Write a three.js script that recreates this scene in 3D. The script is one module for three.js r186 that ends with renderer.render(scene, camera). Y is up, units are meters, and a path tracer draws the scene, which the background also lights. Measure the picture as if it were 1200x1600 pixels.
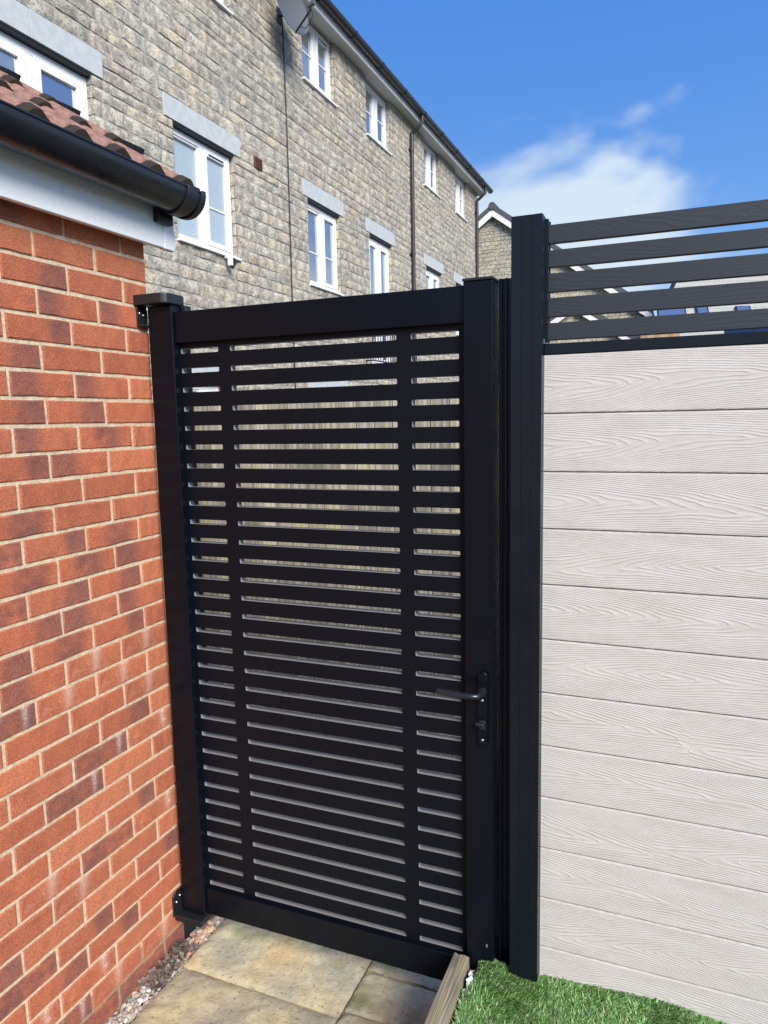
import * as THREE from 'three';
import { RoundedBoxGeometry } from 'three/addons/geometries/RoundedBoxGeometry.js';
import { mergeGeometries, mergeVertices } from 'three/addons/utils/BufferGeometryUtils.js';
import { ImprovedNoise } from 'three/addons/math/ImprovedNoise.js';

// ---------------------------------------------------------------- camera, sky, sun, exposure
const scene = new THREE.Scene();
const camera = new THREE.PerspectiveCamera(70.44, 768 / 1024, 0.02, 400);
const D2R = Math.PI / 180;
camera.position.set(1.6335, 1.8484, 1.9659);
camera.rotation.set(-7.307 * D2R, 22.436 * D2R, -1.162 * D2R, 'YXZ');
camera.updateMatrixWorld();

const renderer = new THREE.WebGLRenderer({ antialias: true });
renderer.toneMapping = THREE.LinearToneMapping;
renderer.toneMappingExposure = 1.5;
renderer.shadowMap.enabled = true;

const SUN = new THREE.Vector3(0.60, 0.54, 0.58).normalize();
const sun = new THREE.DirectionalLight(new THREE.Color().setRGB(1, 0.935, 0.84), 3.9);
sun.position.copy(SUN).multiplyScalar(40);
sun.castShadow = true;
sun.shadow.radius = 55;                    // veiled by thin cloud: very soft shadows
sun.shadow.mapSize.set(2048, 2048);
Object.assign(sun.shadow.camera, { left: -20, right: 20, top: 20, bottom: -20, near: 1, far: 90 });
scene.add(sun, sun.target);

const PN = new ImprovedNoise();
const fbm = (x, y, z, o = 4) => { let s = 0, a = 0.5; for (let i = 0; i < o; i++) { s += a * PN.noise(x, y, z); x = x * 2.03 + 11.3; y = y * 2.03 + 5.1; z = z * 2.03 + 7.7; a *= 0.5; } return s; };
const sst = (a, b, x) => { const t = Math.min(1, Math.max(0, (x - a) / (b - a))); return t * t * (3 - 2 * t); };
const lerp = (a, b, t) => a + (b - a) * t;
const clamp01 = (x) => Math.min(1, Math.max(0, x));
function rngOf(seed) { let s = seed | 0; return () => { s = (s + 0x6d2b79f5) | 0; let t = Math.imul(s ^ (s >>> 15), 1 | s); t = (t + Math.imul(t ^ (t >>> 7), 61 | t)) ^ t; return ((t ^ (t >>> 14)) >>> 0) / 4294967296; }; }

{ // blue sky with drifting thin cloud, thicker low down
  const W = 2048, H = 1024, data = new Float32Array(W * H * 4);
  const bank = [[-12, 15.5, 9, 4.2, 0.28], [-7, 12.5, 7, 3.8, 0.30], [-20, 11, 8, 4, 0.2], [-2.2, 20.5, 1.6, 0.8, 0.13], [-7, 18.5, 5, 1.6, 0.08], [-10, 11.5, 8, 3.0, 0.22], [6, 15, 6, 5, -0.2], [-3, 10, 8, 2.6, 0.2], [-4, 16.5, 4, 1.6, 0.1]];
  for (let j = 0; j < H; j++) {
    const el = ((j + 0.5) / H - 0.5) * Math.PI, ce = Math.cos(el), dy = Math.sin(el);
    for (let i = 0; i < W; i++) {
      const ph = ((i + 0.5) / W - 0.5) * 2 * Math.PI, dx = Math.cos(ph) * ce, dz = Math.sin(ph) * ce;
      const e = Math.max(0, dy), k = (j * W + i) * 4;
      const t = Math.pow(1 - e, 3.4), hz = 0.75 * Math.exp(-e * 11);
      let r = lerp(lerp(0.058, 0.27, t), 0.72, hz), g = lerp(lerp(0.228, 0.58, t), 0.88, hz), b = lerp(lerp(0.74, 1.0, t), 1.0, hz);
      const s = 4.2, wx = 0.7 * PN.noise(dx * 3, dy * 6, dz * 3 + 4);
      const f = fbm(dx * s + wx, dy * s * 2.3 + wx, dz * s, 5) * 0.5 + fbm(dx * 19 + 2.2 * wx, dy * 36 + 1.5 * wx, dz * 19, 5) * 0.36;
      const eld = el / D2R, azd = Math.atan2(dx, -dz) / D2R;
      let boost = 0;
      for (const [a, h, sa, sh, w] of bank) boost += w * Math.exp(-(((azd - a) / sa) ** 2) - (((eld - h) / sh) ** 2));
      const inView = Math.exp(-(((azd + 15) / 38) ** 2));
      const cov = 0.02 + 0.16 * (1 - sst(5, 50, eld)) - 0.24 * inView * sst(12, 20, eld) - 0.10 * inView + boost;
      let c = sst(-0.02, 0.50, f + cov) * 0.9;
      r = lerp(r, 0.74, c); g = lerp(g, 0.86, c); b = lerp(b, 0.96, c);
      if (el < 0) { const q = sst(0, -0.05, el); r = lerp(r, 0.18, q); g = lerp(g, 0.19, q); b = lerp(b, 0.17, q); }
      const gl = (1 + 0.9 * Math.exp(-((Math.acos(Math.min(1, dx * SUN.x + dy * SUN.y + dz * SUN.z)) / 0.62) ** 2))) / 1.5; r *= gl; g *= gl; b *= gl;
      data[k] = r; data[k + 1] = g; data[k + 2] = b; data[k + 3] = 1;
    }
  }
  const sky = new THREE.DataTexture(data, W, H, THREE.RGBAFormat, THREE.FloatType);
  sky.mapping = THREE.EquirectangularReflectionMapping; sky.magFilter = sky.minFilter = THREE.LinearFilter; sky.wrapS = THREE.RepeatWrapping; sky.needsUpdate = true;
  scene.background = sky; scene.environment = sky;
}

// ---------------------------------------------------------------- helpers
const used = new Map();
function numbered(n) { const k = used.get(n) || 0; used.set(n, k + 1); return k ? n + '_' + String(k).padStart(3, '0') : n; }
function thing(name, label, category, group) { const o = new THREE.Group(); o.name = numbered(name); o.userData = { label, category }; if (group) o.userData.group = group; scene.add(o); return o; }
function structure(o, name, label) { o.name = numbered(name); o.userData.kind = 'structure'; if (label) o.userData.label = label; scene.add(o); return o; }
function part(name, geo, m, parent, pos, rot) { const o = new THREE.Mesh(geo, m); o.name = name; o.castShadow = o.receiveShadow = true; if (pos) o.position.set(...pos); if (rot) o.rotation.set(...rot); parent.add(o); return o; }
function group(name, parent) { const o = new THREE.Group(); o.name = name; parent.add(o); return o; }
function uvMetres(g, ox = 0, oy = 0) {
  const p = g.attributes.position, n = g.attributes.normal, uv = new Float32Array(p.count * 2);
  for (let i = 0; i < p.count; i++) {
    const ax = Math.abs(n.getX(i)), ay = Math.abs(n.getY(i)), az = Math.abs(n.getZ(i)), x = p.getX(i), y = p.getY(i), z = p.getZ(i);
    let u, v; if (ax >= ay && ax >= az) { u = z; v = y; } else if (az >= ay) { u = x; v = y; } else { u = x; v = z; }
    uv[2 * i] = u + ox; uv[2 * i + 1] = v + oy;
  }
  g.setAttribute('uv', new THREE.BufferAttribute(uv, 2)); return g;
}
function box(x0, x1, y0, y1, z0, z1) { const g = new THREE.BoxGeometry(Math.abs(x1 - x0), Math.abs(y1 - y0), Math.abs(z1 - z0)); g.translate((x0 + x1) / 2, (y0 + y1) / 2, (z0 + z1) / 2); return uvMetres(g); }
function rbox(x0, x1, y0, y1, z0, z1, r = 0.003, s = 2) { const g = new RoundedBoxGeometry(Math.abs(x1 - x0), Math.abs(y1 - y0), Math.abs(z1 - z0), s, r); g.translate((x0 + x1) / 2, (y0 + y1) / 2, (z0 + z1) / 2); return uvMetres(g); }
function merge(list) { return mergeGeometries(list.map((g) => { const h = g.index ? g.toNonIndexed() : g; for (const k of Object.keys(h.attributes)) if (!['position', 'normal', 'uv'].includes(k)) h.deleteAttribute(k); return h; })); }
function extr(pts, len, axis = 'z') { // closed outline extruded along an axis
  const g = new THREE.ExtrudeGeometry(new THREE.Shape(pts.map((p) => new THREE.Vector2(p[0], p[1]))), { depth: len, bevelEnabled: false, curveSegments: 8 });
  if (axis === 'x') g.rotateY(Math.PI / 2);
  return g;
}
function tube(points, r, seg = 24, rad = 8, closed = false) { return new THREE.TubeGeometry(new THREE.CatmullRomCurve3(points.map((p) => new THREE.Vector3(...p)), closed, 'catmullrom', 0.3), seg, r, rad, closed); }
function rod(a, b, r, n = 8) { const A = new THREE.Vector3(...a), B = new THREE.Vector3(...b), d = B.clone().sub(A); const g = new THREE.CylinderGeometry(r, r, d.length(), n); g.applyQuaternion(new THREE.Quaternion().setFromUnitVectors(new THREE.Vector3(0, 1, 0), d.normalize())); g.translate((a[0] + b[0]) / 2, (a[1] + b[1]) / 2, (a[2] + b[2]) / 2); return g; }
function texture(w, h, f, srgb = true) {
  const d = new Uint8Array(w * h * 4);
  for (let j = 0; j < h; j++) for (let i = 0; i < w; i++) { const c = f(i, j), k = (j * w + i) * 4; d[k] = c[0]; d[k + 1] = c[1]; d[k + 2] = c[2]; d[k + 3] = 255; }
  const t = new THREE.DataTexture(d, w, h); t.magFilter = THREE.LinearFilter; t.minFilter = THREE.LinearMipmapLinearFilter; t.generateMipmaps = true; t.wrapS = t.wrapT = THREE.RepeatWrapping;
  if (srgb) t.colorSpace = THREE.SRGBColorSpace; t.needsUpdate = true; return t;
}
const B255 = (x) => Math.max(0, Math.min(255, x | 0));
const mix3 = (a, b, t) => [a[0] + (b[0] - a[0]) * t, a[1] + (b[1] - a[1]) * t, a[2] + (b[2] - a[2]) * t];
const c3 = (c) => [B255(c[0]), B255(c[1]), B255(c[2])];
function repeatOf(t, rx, ry) { const c = t.clone(); c.repeat.set(rx, ry); c.needsUpdate = true; return c; }
const lin = (r, g, b) => new THREE.Color().setRGB(r, g, b);
const std = (o) => new THREE.MeshStandardMaterial(o);
// tiling 2-D gradient noise: f cells across the tile
const hash2 = (i, j) => { let h = Math.imul(i, 374761393) + Math.imul(j, 668265263); h = Math.imul(h ^ (h >>> 13), 1274126177); return ((h ^ (h >>> 16)) >>> 0) / 4294967296; };
function tnoise(u, v, f, z = 0, fv = f) {
  f = Math.max(1, Math.round(f)); fv = Math.max(1, Math.round(fv));
  const x = u * f, y = v * fv, xi = Math.floor(x), yi = Math.floor(y), a = x - xi, b = y - yi, sa = a * a * a * (a * (a * 6 - 15) + 10), sb = b * b * b * (b * (b * 6 - 15) + 10), zs = Math.round(z * 977) + 13;
  const g = (i, j, p, q) => { const t = hash2(((i % f) + f) % f + zs, ((j % fv) + fv) % fv - zs * 3) * 6.2832; return Math.cos(t) * p + Math.sin(t) * q; };
  return 1.3 * lerp(lerp(g(xi, yi, a, b), g(xi + 1, yi, a - 1, b), sa), lerp(g(xi, yi + 1, a, b - 1), g(xi + 1, yi + 1, a - 1, b - 1), sa), sb);
}

// ---------------------------------------------------------------- surface textures
const TX = {};
{ // 16 brick faces: 2 columns x 8 rows, each 512 x 128
  const W = 1024, H = 1024, types = ['p', 'p', 'p', 'p', 'q', 'l', 'l', 'r', 'r', 'm', 'm', 'd', 'w', 'w', 'v', 'q'];
  const height = new Float32Array(W * H);
  TX.brick = texture(W, H, (i, j) => {
    const cx = i >> 9, cy = j >> 7, id = cy * 2 + cx, ty = types[id], u = (i & 511) / 512, v = (j & 127) / 128, s = id * 7.3;
    const n1 = fbm(u * 5 + s, v * 1.7, s, 4), n2 = fbm(u * 40 + s, v * 13, s + 3, 2), sp = hash2(i, j);
    let c = mix3([194, 109, 73], [174, 94, 67], clamp01(0.5 + n1 * 1.4));
    if (ty === 'q') c = mix3(c, [204, 122, 84], 0.6);
    const w = 0.11 * n1 + 0.04 * n2;
    let dk = 0;
    const off = (id % 2) * 0.08;
    if (ty === 'l') dk = sst(0.50 + off, 0.22 + off, u + w) * sst(-0.1, 0.1 - off * 2, u + w + 0.05);
    if (ty === 'r') dk = sst(0.50 - off, 0.76 - off, u + w);
    if (ty === 'm') dk = sst(0.20, 0.42, u + w - off) * sst(0.84, 0.62, u + w - off);
    if (ty === 'd' || ty === 'v') dk = 0.85 + n1;
    c = mix3(c, [120, 74, 70], clamp01(dk * (0.62 + n1 * 0.5) + n2 * 0.35 * dk));
    c = mix3(c, [214, 140, 96], clamp01((n2 - 0.12) * 1.6) * (1 - dk * 0.5) * 0.6);
    c = c.map((x) => x * (0.84 + 0.32 * hash2(i >> 2, (j >> 2) + 999))); const sp4 = hash2((i >> 1) + 51, (j >> 1) + 7);
    if (sp4 > 0.93) c = mix3(c, [226, 168, 122], 0.55); else if (sp4 < 0.06) c = mix3(c, [98, 46, 36], 0.5);
    if (sp > 0.955) c = mix3(c, [232, 190, 150], 0.7); else if (sp < 0.07) c = mix3(c, [96, 44, 34], 0.55);
    if (ty === 'w' || ty === 'v') { // lime bloom run down from the joints
      const uc = 0.15 + 0.7 * hash2(id, 3), wd = 0.05 + 0.05 * hash2(id, 8), st = Math.exp(-(((u - uc + 0.06 * n1) / wd) ** 2)) * sst(-0.2, 0.8, v + 0.6 * n1) + 0.35 * sst(0.1, 0.45, fbm(u * 6 + s, v * 3, 7.7, 3));
      c = mix3(c, [226, 206, 194], clamp01(st * (0.62 + n2) * (ty === 'v' ? 1.0 : 0.85)));
    }
    height[j * W + i] = 0.5 + n2 * 0.22 + (sp - 0.5) * 0.45 + (hash2(i >> 1, (j >> 1) + 999) - 0.5) * 0.5;
    return c3(c);
  });
  TX.brickBump = texture(W, H, (i, j) => { const q = B255(height[j * W + i] * 255); return [q, q, q]; }, false);
}
{ const h = []; // mortar, 0.5 m tile
  TX.mortar = texture(512, 512, (i, j) => { const u = i / 512, v = j / 512, n = tnoise(u, v, 30) * 0.6 + tnoise(u, v, 90, 4) * 0.5, s = hash2(i, j); h.push(0.5 + n * 0.5 + (s - 0.5) * 0.4); return c3(mix3([212, 194, 164], [180, 162, 134], clamp01(0.4 + n + (s - 0.5) * 0.5))); });
  TX.mortarBump = texture(512, 512, (i, j) => { const q = B255(h[j * 512 + i] * 255); return [q, q, q]; }, false);
}
{ const h = new Float32Array(1024 * 1024); // split-faced walling stone, 1.2 m tile
  TX.stone = texture(1024, 1024, (i, j) => {
    const u = i / 1024, v = j / 1024, a = tnoise(u, v, 14), b = tnoise(u, v, 46, 3), d = tnoise(u, v, 120, 7), e = tnoise(u, v, 7, 12), s = hash2(i, j);
    let c = mix3([158, 154, 143], [204, 197, 178], clamp01(0.5 + a * 1.7));
    c = mix3(c, [204, 193, 160], clamp01(e * 1.8) * 0.4);
    c = mix3(c, [122, 119, 114], clamp01(b * 1.5 + d * 1.5 + tnoise(u, v, 260, 5) * 0.9 - 0.16) * 0.72);
    c = mix3(c, [206, 200, 182], clamp01(-b * 1.5 + d * 1.2 - 0.35));
    c = c.map((x) => x + (s - 0.5) * 22);
    h[j * 1024 + i] = 0.5 + a * 0.35 + b * 0.4 + d * 0.35; return c3(c);
  });
  TX.stoneBump = texture(1024, 1024, (i, j) => { const q = B255(h[j * 1024 + i] * 255); return [q, q, q]; }, false);
}
{ // moulded wood grain on the composite boards: 6 strips of 0.1535 m x 1.8 m
  const W = 2048, H = 1024, per = H / 6;
  TX.grain = texture(W, H, (i, j) => {
    const st = Math.floor(j / per), v = (j / per) % 1, u = i / W, s = st * 5.7, X = u * 1.8, Y = v * 0.1535;
    const yc = 0.066 + 0.018 * Math.sin(X * 3.1 + s) + 0.02 * PN.noise(X * 2.2, s, 3), dy = Y - yc;
    const n = PN.noise(X * 5 + s, Y * 24, s) * 0.9 + PN.noise(X * 15 + s, Y * 60, s + 8) * 0.30;
    const dir = Math.sin(X * 1.9 + s * 2.1) > -0.2 ? 1 : -1;
    const f = 11.5 * Math.pow(Math.abs(dy) / 0.07, 1.45) + dir * X * 15 + n * 1.6 * (1.2 - Math.min(1, Math.abs(dy) / 0.09)) + 3 * PN.noise(X * 1.6, s + 4, 1);
    const q = f - Math.floor(f), wob = 0.5 + 0.5 * PN.noise(X * 28, Y * 90, s + 2);
    let g = sst(0, 0.10, q) * sst(0.55, 0.14, q);
    g = g * (0.3 + 0.7 * wob);
    const fine = PN.noise(X * 22, Y * 900, s) * 0.12;
    const k = B255(120 + g * 115 + fine * 120); return [k, k, k];
  }, false);
}
{ // board colour: faint handling marks and splashes
  TX.boardTone = texture(1024, 512, (i, j) => { const u = i / 1024, v = j / 512, n = tnoise(u, v, 12, 0, 30) * 0.5 + tnoise(u, v, 60, 2, 120) * 0.35, s = hash2(i, j), d = clamp01(tnoise(u, v, 7, 9, 8) * 2 - 0.7); return c3(mix3([246, 245, 243], [232, 229, 223], clamp01(0.35 + n)).map((x, k) => x - d * [4, 5, 7][k] + (s - 0.5) * 8)); });
}
{ // riven sandstone-look paving, 1 m tile
  TX.paving = texture(1024, 1024, (i, j) => {
    const u = i / 1024, v = j / 1024, a = tnoise(u, v, 6), b = tnoise(u, v, 22, 3), d = tnoise(u, v, 70, 6), e = tnoise(u, v, 150, 9), s = hash2(i, j);
    let c = mix3([176, 167, 136], [200, 190, 156], clamp01(0.5 + b * 1.2));
    c = mix3(c, [152, 148, 130], clamp01(a * 1.8 + b * 0.7) * 0.75);
    c = mix3(c, [190, 164, 112], clamp01(-a * 1.6 - 0.1) * 0.6);
    c = mix3(c, [104, 98, 82], clamp01(d * 1.6 + e * 1.1 - 0.62) * 0.7);
    c = mix3(c, [214, 204, 168], clamp01(-d * 1.6 + e - 0.6) * 0.6);
    c = mix3(c, [110, 120, 62], clamp01(tnoise(u, v, 9, 21) * 2 - 0.75) * 0.6);
    return c3(c.map((x) => x + (s - 0.5) * 20));
  });
}
{ // weathered timber, grain along v; 0.5 x 1 m
  TX.timber = texture(512, 1024, (i, j) => {
    const u = i / 512, v = j / 1024, g = tnoise(u, v, 60, 0, 4) + 0.5 * tnoise(u, v, 150, 2, 12), a = tnoise(u, v, 9, 5), s = hash2(i, j);
    let c = mix3([150, 142, 124], [112, 104, 86], clamp01(0.45 + g * 1.2));
    c = mix3(c, [158, 150, 100], clamp01(a * 1.6) * 0.5);
    c = mix3(c, [84, 82, 66], clamp01(-a * 1.8 - 0.25) * 0.7);
    return c3(c.map((x) => x + (s - 0.5) * 14));
  });
  TX.timberBump = texture(512, 1024, (i, j) => { const u = i / 512, v = j / 1024, q = B255(128 + 120 * (tnoise(u, v, 60, 0, 4) + 0.5 * tnoise(u, v, 150, 2, 12))); return [q, q, q]; }, false);
}
{ TX.tile = texture(512, 512, (i, j) => { const u = i / 512, v = j / 512, n = tnoise(u, v, 12), d = tnoise(u, v, 60, 3), s = hash2(i, j); let c = mix3([146, 106, 90], [118, 84, 72], clamp01(0.5 + n * 1.5 + d * 0.6)); if (s > 0.96) c = [214, 196, 178]; else if (s < 0.04) c = mix3(c, [84, 60, 52], 0.6); return c3(mix3(c, [196, 176, 160], clamp01(d * 2.2 - 0.9))); });
  TX.fine = texture(512, 512, (i, j) => { const u = i / 512, v = j / 512, q = B255(128 + 90 * tnoise(u, v, 90) + 60 * (hash2(i, j) - 0.5)); return [q, q, q]; }, false);
  TX.smudge = texture(512, 512, (i, j) => { const u = i / 512, v = j / 512, q = B255(200 + 60 * tnoise(u, v, 8) + 40 * tnoise(u, v, 30, 4)); return [q, q, q]; }, false);
  TX.soil = texture(256, 256, (i, j) => { const u = i / 256, v = j / 256, n = tnoise(u, v, 20) + 0.6 * tnoise(u, v, 60, 3); return c3(mix3([74, 60, 48], [42, 34, 28], clamp01(0.5 + n))); });
  TX.lintel = texture(512, 256, (i, j) => { const u = i / 512, v = j / 256, n = tnoise(u, v, 10) + 0.5 * tnoise(u, v, 50, 3), s = hash2(i, j); return c3(mix3([188, 193, 192], [176, 181, 181], clamp01(0.5 + n * 0.9)).map((x) => x + (s - 0.5) * 14)); });
  TX.obscure = texture(256, 512, (i, j) => { const u = i / 256, v = j / 512, q = B255(128 + 140 * tnoise(u, v, 26, 0, 9) + 60 * tnoise(u, v, 60, 2, 24)); return [q, q, q]; }, false);
  TX.slate = texture(512, 512, (i, j) => { const u = i / 512, v = j / 512, n = tnoise(u, v, 20) + tnoise(u, v, 80, 2) * 0.6; return c3(mix3([186, 182, 168], [156, 152, 142], clamp01(0.5 + n))); });
}

// ---------------------------------------------------------------- materials
const M = {
  brick: std({ map: TX.brick, bumpMap: TX.brickBump, bumpScale: 0.0022, roughness: 0.95 }),
  mortar: std({ map: repeatOf(TX.mortar, 2, 2), bumpMap: repeatOf(TX.mortarBump, 2, 2), bumpScale: 0.002, roughness: 1 }),
  mortarDamp: std({ color: lin(0.55, 0.56, 0.5), map: repeatOf(TX.mortar, 2, 2), bumpMap: repeatOf(TX.mortarBump, 2, 2), bumpScale: 0.002, roughness: 0.95 }),
  gate: new THREE.MeshPhysicalMaterial({ color: lin(0.0026, 0.0042, 0.0076), roughness: 0.36, specularIntensity: 0.42, roughnessMap: repeatOf(TX.smudge, 1.3, 1.3), bumpMap: repeatOf(TX.fine, 6, 6), bumpScale: 0.00012 }),
  slatFace: new THREE.MeshPhysicalMaterial({ color: lin(0.0026, 0.0042, 0.0076), roughness: 0.42, specularIntensity: 0.36, bumpMap: (() => { const t = repeatOf(TX.timberBump, 8, 1.2); return t; })(), bumpScale: 0.0006 }),
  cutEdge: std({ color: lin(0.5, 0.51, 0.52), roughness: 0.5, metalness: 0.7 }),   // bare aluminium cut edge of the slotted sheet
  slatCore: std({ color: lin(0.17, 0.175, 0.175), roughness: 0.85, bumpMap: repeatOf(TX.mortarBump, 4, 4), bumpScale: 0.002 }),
  anthracite: new THREE.MeshPhysicalMaterial({ color: lin(0.0055, 0.0078, 0.0112), roughness: 0.42, specularIntensity: 0.6, roughnessMap: repeatOf(TX.smudge, 1.1, 1.1), bumpMap: repeatOf(TX.fine, 6, 6), bumpScale: 0.00012 }),
  slat: std({ color: lin(0.019, 0.024, 0.031), roughness: 0.55, bumpMap: TX.grain, bumpScale: 0.0006 }),
  trimEdge: std({ color: lin(0.3, 0.3, 0.3), roughness: 0.4, metalness: 0.6 }),
  board: std({ color: lin(0.59, 0.568, 0.532), map: TX.boardTone, roughness: 0.72, bumpMap: TX.grain, bumpScale: 0.0026 }),
  white: std({ color: lin(0.78, 0.78, 0.77), roughness: 0.32 }),
  fascia: std({ color: lin(0.82, 0.83, 0.82), roughness: 0.38, roughnessMap: TX.smudge }),
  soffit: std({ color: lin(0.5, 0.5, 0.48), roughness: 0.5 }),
  gutter: std({ color: lin(0.012, 0.014, 0.018), roughness: 0.36, roughnessMap: repeatOf(TX.smudge, 2, 2) }),
  plastic: std({ color: lin(0.012, 0.013, 0.016), roughness: 0.4 }),
  pipe: std({ color: lin(0.028, 0.027, 0.028), roughness: 0.4 }),
  tile: std({ map: repeatOf(TX.tile, 3, 3), roughness: 0.9, bumpMap: repeatOf(TX.fine, 4, 4), bumpScale: 0.001 }),
  plug: std({ color: lin(0.06, 0.042, 0.028), roughness: 1, bumpMap: repeatOf(TX.mortarBump, 6, 6), bumpScale: 0.008 }),
  steel: std({ color: lin(0.6, 0.6, 0.6), roughness: 0.3, metalness: 1 }),
  stones: [[1, 0.99, 0.97], [0.9, 0.9, 0.9], [1.05, 1.0, 0.9], [0.80, 0.80, 0.79], [1.09, 1.07, 1.03], [0.95, 0.9, 0.87]].map((c) => std({ color: lin(c[0] * 0.93, c[1] * 0.93, c[2] * 0.93), map: TX.stone, bumpMap: TX.stoneBump, bumpScale: 0.005, roughness: 1 })),
  stoneMass: std({ vertexColors: true, map: TX.stone, bumpMap: TX.stoneBump, bumpScale: 0.005, roughness: 1 }),
  stoneMortar: std({ color: lin(0.36, 0.345, 0.31), roughness: 1, bumpMap: TX.mortarBump, bumpScale: 0.004 }),
  lintel: std({ map: repeatOf(TX.lintel, 1.3, 1.3), roughness: 0.85, bumpMap: repeatOf(TX.fine, 2, 2), bumpScale: 0.0006 }),
  dark: std({ color: lin(0.012, 0.012, 0.013), roughness: 0.6 }),
  glass: std({ color: lin(0.46, 0.49, 0.53), metalness: 0.85, roughness: 0.03 }),
  frosted: std({ color: lin(0.36, 0.44, 0.48), roughness: 0.3, bumpMap: repeatOf(TX.obscure, 2, 1), bumpScale: 0.004 }),
  curtain: std({ color: lin(0.5, 0.5, 0.5), roughness: 0.9 }),
  vent: std({ color: lin(0.11, 0.05, 0.035), roughness: 0.9 }),
  paving: std({ map: TX.paving, roughness: 0.9, bumpMap: repeatOf(TX.stoneBump, 1, 1), bumpScale: 0.0014 }),
  pavingB: std({ map: TX.paving, color: lin(0.9, 0.9, 0.9), roughness: 0.9, bumpMap: repeatOf(TX.stoneBump, 1, 1), bumpScale: 0.0014 }),
  timber: std({ map: repeatOf(TX.timber, 2, 1), bumpMap: repeatOf(TX.timberBump, 2, 1), bumpScale: 0.003, roughness: 0.95 }),
  soil: std({ map: repeatOf(TX.soil, 4, 4), roughness: 1 }),
  backing: std({ color: lin(0.62, 0.62, 0.6), roughness: 0.9, side: THREE.DoubleSide }),
  roofGrey: std({ color: lin(0.075, 0.08, 0.085), roughness: 0.8, bumpMap: TX.fine, bumpScale: 0.004 }),
  roofPale: std({ map: TX.slate, roughness: 0.9 }),
  solar: std({ color: lin(0.012, 0.016, 0.03), roughness: 0.12 }),
  dish: std({ color: lin(0.10, 0.108, 0.112), roughness: 0.5 }),
  bark: std({ color: lin(0.09, 0.075, 0.06), roughness: 1 }),
};
const R = rngOf(20240611);

// ---------------------------------------------------------------- ground
{
  const g = new THREE.PlaneGeometry(500, 500, 1, 1); g.rotateX(-Math.PI / 2); g.translate(0, -0.09, 0);
  const o = new THREE.Mesh(uvMetres(g), std({ color: lin(0.06, 0.068, 0.055), roughness: 1 })); o.receiveShadow = true; structure(o, 'ground', 'dark bare earth below paving and lawn');
}
// paving: each slab a mesh with a riven top
{
  const pav = structure(new THREE.Group(), 'paving', 'buff riven stone slab path at the foot of the gate');
  const slabs = [[0.097, 0.690, -0.455, 0.137, 0], [0.095, 0.690, 0.143, 0.737, 1], [0.696, 0.99, -0.067, 0.108, 1], [0.696, 1.03, 0.114, 0.41, 1], [0.696, 1.03, -0.372, -0.073, 0],
    [0.095, 0.690, 0.743, 1.335, 0], [0.696, 1.03, 0.416, 0.71, 0], [0.696, 1.03, 0.716, 1.30, 1], [0.095, 0.690, 1.341, 1.93, 1], [0.696, 1.03, 1.306, 1.93, 0], [0.095, 0.690, 1.936, 2.53, 0], [0.696, 1.03, 1.936, 2.53, 1],
    [0.097, 0.690, -1.053, -0.461, 1], [0.696, 1.2, -1.0, -0.378, 0], [0.097, 0.690, -1.65, -1.059, 0], [0.696, 1.2, -1.6, -1.006, 1]];
  slabs.forEach(([x0, x1, z0, z1, k], id) => {
    const nx = 34, nz = 34, pos = [], uv = [], idx = [], ou = R(), ov = R();
    for (let j = 0; j <= nz; j++) for (let i = 0; i <= nx; i++) {
      const x = lerp(x0, x1, i / nx), z = lerp(z0, z1, j / nz), e = Math.min(x - x0, x1 - x, z - z0, z1 - z);
      let y = 0.006 * fbm(x * 5 + id * 3, z * 5, id, 3) + 0.0028 * PN.noise(x * 34, z * 34, id);
      const led = fbm(x * 2.6 + id, z * 2.6, 5 + id, 3); y += 0.004 * sst(0.02, 0.05, led) - 0.003 * sst(0.12, 0.14, led);
      y -= 0.006 * (1 - sst(0, 0.012, e)); 
      const jx = (i === 0 || i === nx) ? 0.0016 * PN.noise(z * 30, id, 1) : 0, jz = (j === 0 || j === nz) ? 0.0016 * PN.noise(x * 30, id, 2) : 0;
      pos.push(x + jx, y, z + jz); uv.push(x + ou, z + ov);
      if (i < nx && j < nz) { const a = j * (nx + 1) + i; idx.push(a, a + nx + 1, a + 1, a + 1, a + nx + 1, a + nx + 2); }
    }
    const top = new THREE.BufferGeometry(); top.setAttribute('position', new THREE.Float32BufferAttribute(pos, 3)); top.setAttribute('uv', new THREE.Float32BufferAttribute(uv, 2)); top.setIndex(idx); top.computeVertexNormals();
    const body = box(x0 + 0.001, x1 - 0.001, -0.05, -0.007, z0 + 0.001, z1 - 0.001);
    part('paving_slab', merge([top, body]), k ? M.pavingB : M.paving, pav);
  });
}
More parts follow.
